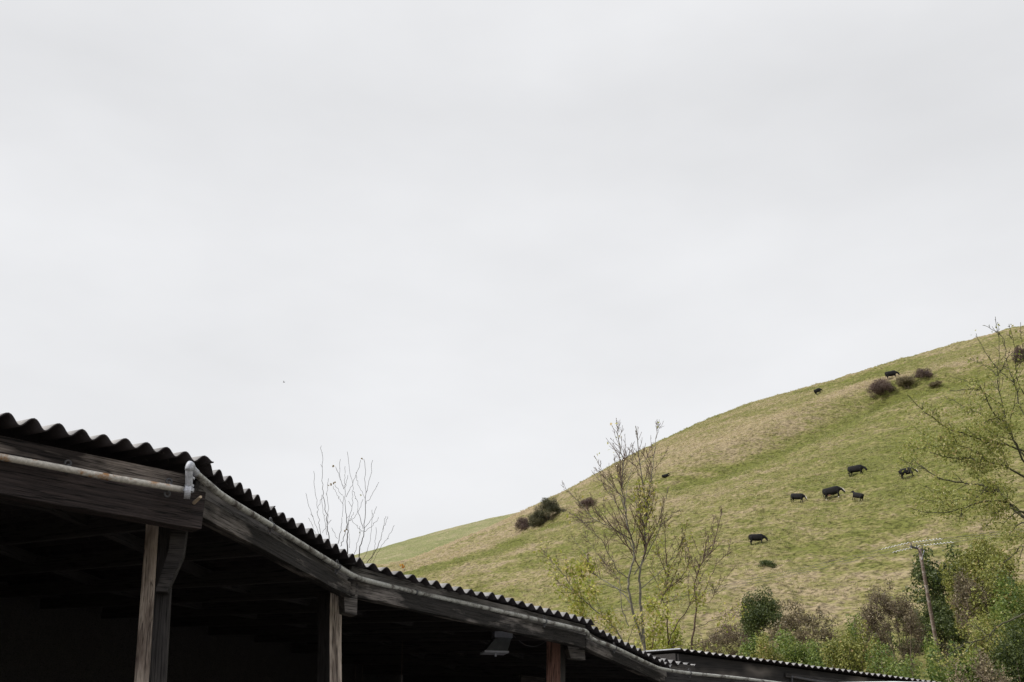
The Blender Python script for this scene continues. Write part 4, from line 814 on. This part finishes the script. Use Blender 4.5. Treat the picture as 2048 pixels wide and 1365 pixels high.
# flood light under the roof
lc = at(995, 1283, 10.9); Ml = Matrix.Translation(lc) @ Matrix.Rotation(.25, 4, 'Z')
lamp = empty('floodlight', lc, 'ribbed grey floodlight hanging under the barn roof beside the reddish post', 'lamp')
rb = MB(); rb.box((.05, .0, .075), (.20, .14, .085))
for k in range(15): rb.box((-.045+k*.0137, -.075, .075), (.005, .02, .085))
M_LAMP = plain('lamp_casting', (.34, .35, .40), .5, var=.1); rb.build('housing', M_LAMP, lamp, Ml)
MB().add([(-.04, -.08, .028), (.14, -.08, .028), (.09, -.10, -.11), (-.16, -.10, -.11), (-.04, .08, .028), (.14, .08, .028), (.09, .12, -.11), (-.16, .12, -.11)], [(3, 2, 1, 0), (4, 5, 6, 7), (0, 1, 5, 4), (1, 2, 6, 5), (2, 3, 7, 6), (3, 0, 4, 7)]).build('reflector', plain('reflector_metal', (.075, .08, .085), .5), lamp, Ml, bevel=.006)
MB().box((-.035, 0, -.122), (.27, .24, .02)).build('rim', M_LAMP, lamp, Ml); MB().box((-.02, 0, -.145), (.02, .02, .03)).build('catch', M_LAMP, lamp, Ml)
MB().tube([Vector((.05, 0, .12)), Vector((.05, 0, .42))], .014, 8).build('bracket', M_IRON, lamp, Ml)
MB().tube(smoothpath([at(1025, 1270, 10.9), at(1050, 1290, 11), at(1075, 1292, 11.1), at(1100, 1278, 11.15)], 16), .004, 5).build('cable', M_IRON, lamp)

# ------------------------------------------------------------------ low shed behind
C0 = at(1362, 1300, 18.); C1 = at(1905, 1370, 21.2); ex = dirn(C0, C1); inn = Vector((-ex.y, ex.x, 0)).normalized(); C2 = C1+(C1-C0)*.35
shed = empty('low_shed', (C0+C1)/2*1.0-UP*((C0+C1).z/2)+inn*2, 'low black shed with a sawtooth corrugated roof edge beyond the barn', 'shed')
sheet(C0, C1, 44, parent=shed, depth=4.5, dirv=inn, slope=.058); sheet(C1-ex*.1, C2, 15, parent=shed, depth=4.5, dirv=inn, slope=.058, lift=.006)
g = C0-ex*.03; MB().tube([g+UP*.012-inn*.02, g+inn*4.4+UP*.27], .012, 6).build('verge_trim', M_FIT, shed)
def wallp(a, b, z0, z1, off, mat, name, th=.04):
    L = (b-a).length; X = Vector((b.x-a.x, b.y-a.y, 0)).normalized(); Y = Vector((-X.y, X.x, 0)); dz = b.z-a.z
    V = [(a+inn*off)+UP*z0, (b+inn*off)+UP*z0, (b+inn*off)+UP*z1, (a+inn*off)+UP*z1]; V2 = [v+Y*th for v in V]
    o_ = a.copy(); M = Matrix(((X.x, Y.x, 0, o_.x), (X.y, Y.y, 0, o_.y), (0, 0, 1, o_.z), (0, 0, 0, 1))); Mi = M.inverted()
    return MB().add([tuple(Mi@v) for v in V+V2], [(0, 1, 2, 3), (7, 6, 5, 4), (0, 4, 5, 1), (1, 5, 6, 2), (2, 6, 7, 3), (3, 7, 4, 0)]).build(name, mat, shed, M)
def stainwood():
    m, t, o = newmat('stained_black_wall'); n = NT(t); tc = n.n('ShaderNodeTexCoord'); co = tc.outputs['Object']
    s = n.n('ShaderNodeSeparateXYZ'); n.l(co, s.inputs[0]); grain = n.noise(co, 5, 7, .6, (.5, 10, 10)); w = n.noise(co, 1.4, 3, .5)
    y = n.math('ADD', s.outputs['Z'], n.math('MULTIPLY', n.math('SUBTRACT', w, .5), .5)); d = n.math('ABSOLUTE', n.math('ADD', y, .30), 0.)
    f = n.math('MULTIPLY', n.ramp(d, ((.0, 1.), (.13, 0.))), n.ramp(n.noise(co, .8, 2, .5), ((.48, 0.), (.6, 1.))))
    c = n.mixc(n.ramp(grain, ((.35, 0.), (.65, 1.))), (.012, .011, .012), (.032, .029, .029)); c = n.mixc(f, c, (.17, .15, .135)); n.bsdf(o, c, .8, n.bump(grain, .006, .6)); return m
MST = stainwood()
wallp(C0+ex*.05, C2, -3.2, -.05, .14, MST, 'front_wall'); wallp(C0+ex*2.6, C2, -.24, -.16, .09, M_DARKW, 'rail'); wallp(C0+inn*4.3+ex*.05, C2+inn*4.3, -3.2, .2, .0, M_DARKW, 'back_wall')
a = C0+ex*.02+inn*.2; b = a+inn*4.1; MB().add([tuple(v) for v in (a-UP*3.4, b-UP*3.4, b+UP*.18, a-UP*.04, a-UP*3.4+ex*.04, b-UP*3.4+ex*.04, b+UP*.18+ex*.04, a-UP*.04+ex*.04)], [(0, 1, 2, 3), (7, 6, 5, 4), (3, 2, 6, 7), (0, 3, 7, 4)]).build('end_wall', M_DARKW, shed)
MB().tube([C0+ex*2.75+inn*.10-UP*.6, C0+ex*2.75+inn*.10-UP*.22, C0+ex*3.4+inn*.08-UP*.25, C2-UP*.25+inn*.08], .025, 8).build('pipe', M_IRON, shed)

# ------------------------------------------------------------------ vehicles (only their roofs reach into the photograph)
M_GLASS = plain('dark_window_glass', (.02, .025, .03), .08, spec=.6); M_TYRE = plain('tyre_rubber', (.02, .02, .02), .85); M_RIM = plain('wheel_rim', (.4, .4, .42), .35, metal=.7); M_TRIM = plain('black_trim', (.02, .02, .02), .6)
def van(name, label, loc, yaw, H, L, Wd, paint, cat='van', glassy=False):
    root = empty(name, (loc[0], loc[1], 0), label, cat); M = Matrix.Translation((loc[0], loc[1], 0)) @ Matrix.Rotation(yaw, 4, 'Z')
    # rear at x=0, front at x=L ; outline of each station: (x, z_low, z_top, half width low, half width top)
    st = [(0, .45, H*.93, .92, .84), (.04, .38, H*.975, .97, .88), (.25, .35, H, 1, .89), (L*.35, .35, H*1.0, 1, .89), (L*.62, .35, H*.995, 1, .88), (L*.70, .35, H*.955, 1, .84), (L*.82, .35, H*.60, .99, .88), (L*.95, .36, H*.50, .93, .84), (L, .42, H*.38, .82, .76)]
    V, F = [], []; ns_ = 20
    for (x, z0, z1, w0, w1) in st:
        w0 *= Wd/2; w1 *= Wd/2; zb = z0+(z1-z0)*.5; crown = .035 if z1 > H*.9 else .02
        prof = [(-w0*.9, z0), (-w0, z0+.1), (-w0, zb), (-w1*1.01, z1-.16), (-w1*.96, z1-.07), (-w1*.84, z1-.03), (-w1*.5, z1-.008), (-w1*.2, z1+crown*.1), (0, z1+crown*.12)]
        prof = prof+[(-a_, b_) for a_, b_ in prof[:-1][::-1]]
        V += [(x, a_, b_) for a_, b_ in prof]; k = len(prof)
    for i in range(len(st)-1):
        for j in range(k): F.append((i*k+j, i*k+(j+1) % k, (i+1)*k+(j+1) % k, (i+1)*k+j))
    F += [tuple(range(k)), tuple((len(st)-1)*k+j for j in range(k))[::-1]]
    o = MB().add(V, F).build('body', paint, root, M, smooth=True, bevel=.015)
    for s in (-1, 1):
        for x0, x1, z0, z1 in ((L*.46, L*.68, H*.62, H*.86), (.35, L*.42, H*.62, H*.86) if glassy else (L*.46, L*.68, H*.62, H*.86)):
            MB().add([(x0, s*Wd*.502, z0), (x1+.25, s*Wd*.502, z0), (x1, s*Wd*.468, z1), (x0, s*Wd*.468, z1), (x0, s*Wd*.45, z0), (x1+.25, s*Wd*.45, z0), (x1, s*Wd*.42, z1), (x0, s*Wd*.42, z1)], [(0, 1, 2, 3), (3, 2, 6, 7), (0, 3, 7, 4), (1, 5, 6, 2), (0, 4, 5, 1)]).build('side_window', M_GLASS, root, M)
            if not glassy: break
        for x in (L*.18, L*.82):
            w_ = MB(); c = Vector((x, s*(Wd/2-.09), .33)); w_.tube([c-Vector((0, .11, 0)), c-Vector((0, .09, 0)), c+Vector((0, .09, 0)), c+Vector((0, .11, 0))], [.29, .33, .33, .29], 28); wo = w_.build('wheel', M_TYRE, root, M)
            MB().tube([c+Vector((0, s*.10, 0)), c+Vector((0, s*.118, 0))], [.2, .19], 20).build('rim', M_RIM, wo, M)
        MB().box((.0, s*Wd*.42, H*.42), (.05, .12, .34)).build('tail_light', plain('red_lens', (.4, .02, .02), .2), root, M); MB().box((L*.97, s*Wd*.36, H*.36), (.12, .22, .15)).build('headlight', M_RIM, root, M)
        MB().box((L*.69, s*(Wd*.5+.1), H*.58), (.09, .16, .2)).build('mirror', M_TRIM, root, M, bevel=.02)
    MB().box((-.005, 0, H*.72), (.03, Wd*.68, H*.22)).build('rear_window', M_GLASS, root, M, bevel=.01); MB().box((-.05, 0, .48), (.12, Wd*.94, .2)).build('bumper', M_TRIM, root, M, bevel=.03); MB().box((L+.02, 0, .48), (.12, Wd*.8, .2)).build('bumper', M_TRIM, root, M, bevel=.03)
    a_ = math.tan(.6); MB().add([(L*.705, -Wd*.40, H*.93), (L*.705, Wd*.40, H*.93), (L*.83, Wd*.44, H*.615), (L*.83, -Wd*.44, H*.615)], [(0, 1, 2, 3)]).build('windscreen', M_GLASS, root, M)
    return root
vw = at(1745, 1358, 6.6)
van('parked_van', 'white van whose roof just shows at the bottom edge in front of the low shed', (vw.x, vw.y), R(78), vw.z-.0, 4.7, 1.85, plain('white_paint', (.72, .75, .78), .25, var=.02, spec=.5))
vd = at(2010, 1352, 4.2)
van('parked_car', 'dark vehicle whose roof edge shows in the bottom right corner', (vd.x+.62, vd.y-.32), R(59), vd.z+.02, 4.4, 1.8, plain('black_paint', (.012, .011, .015), .55, var=.05, spec=.2), 'car', True)
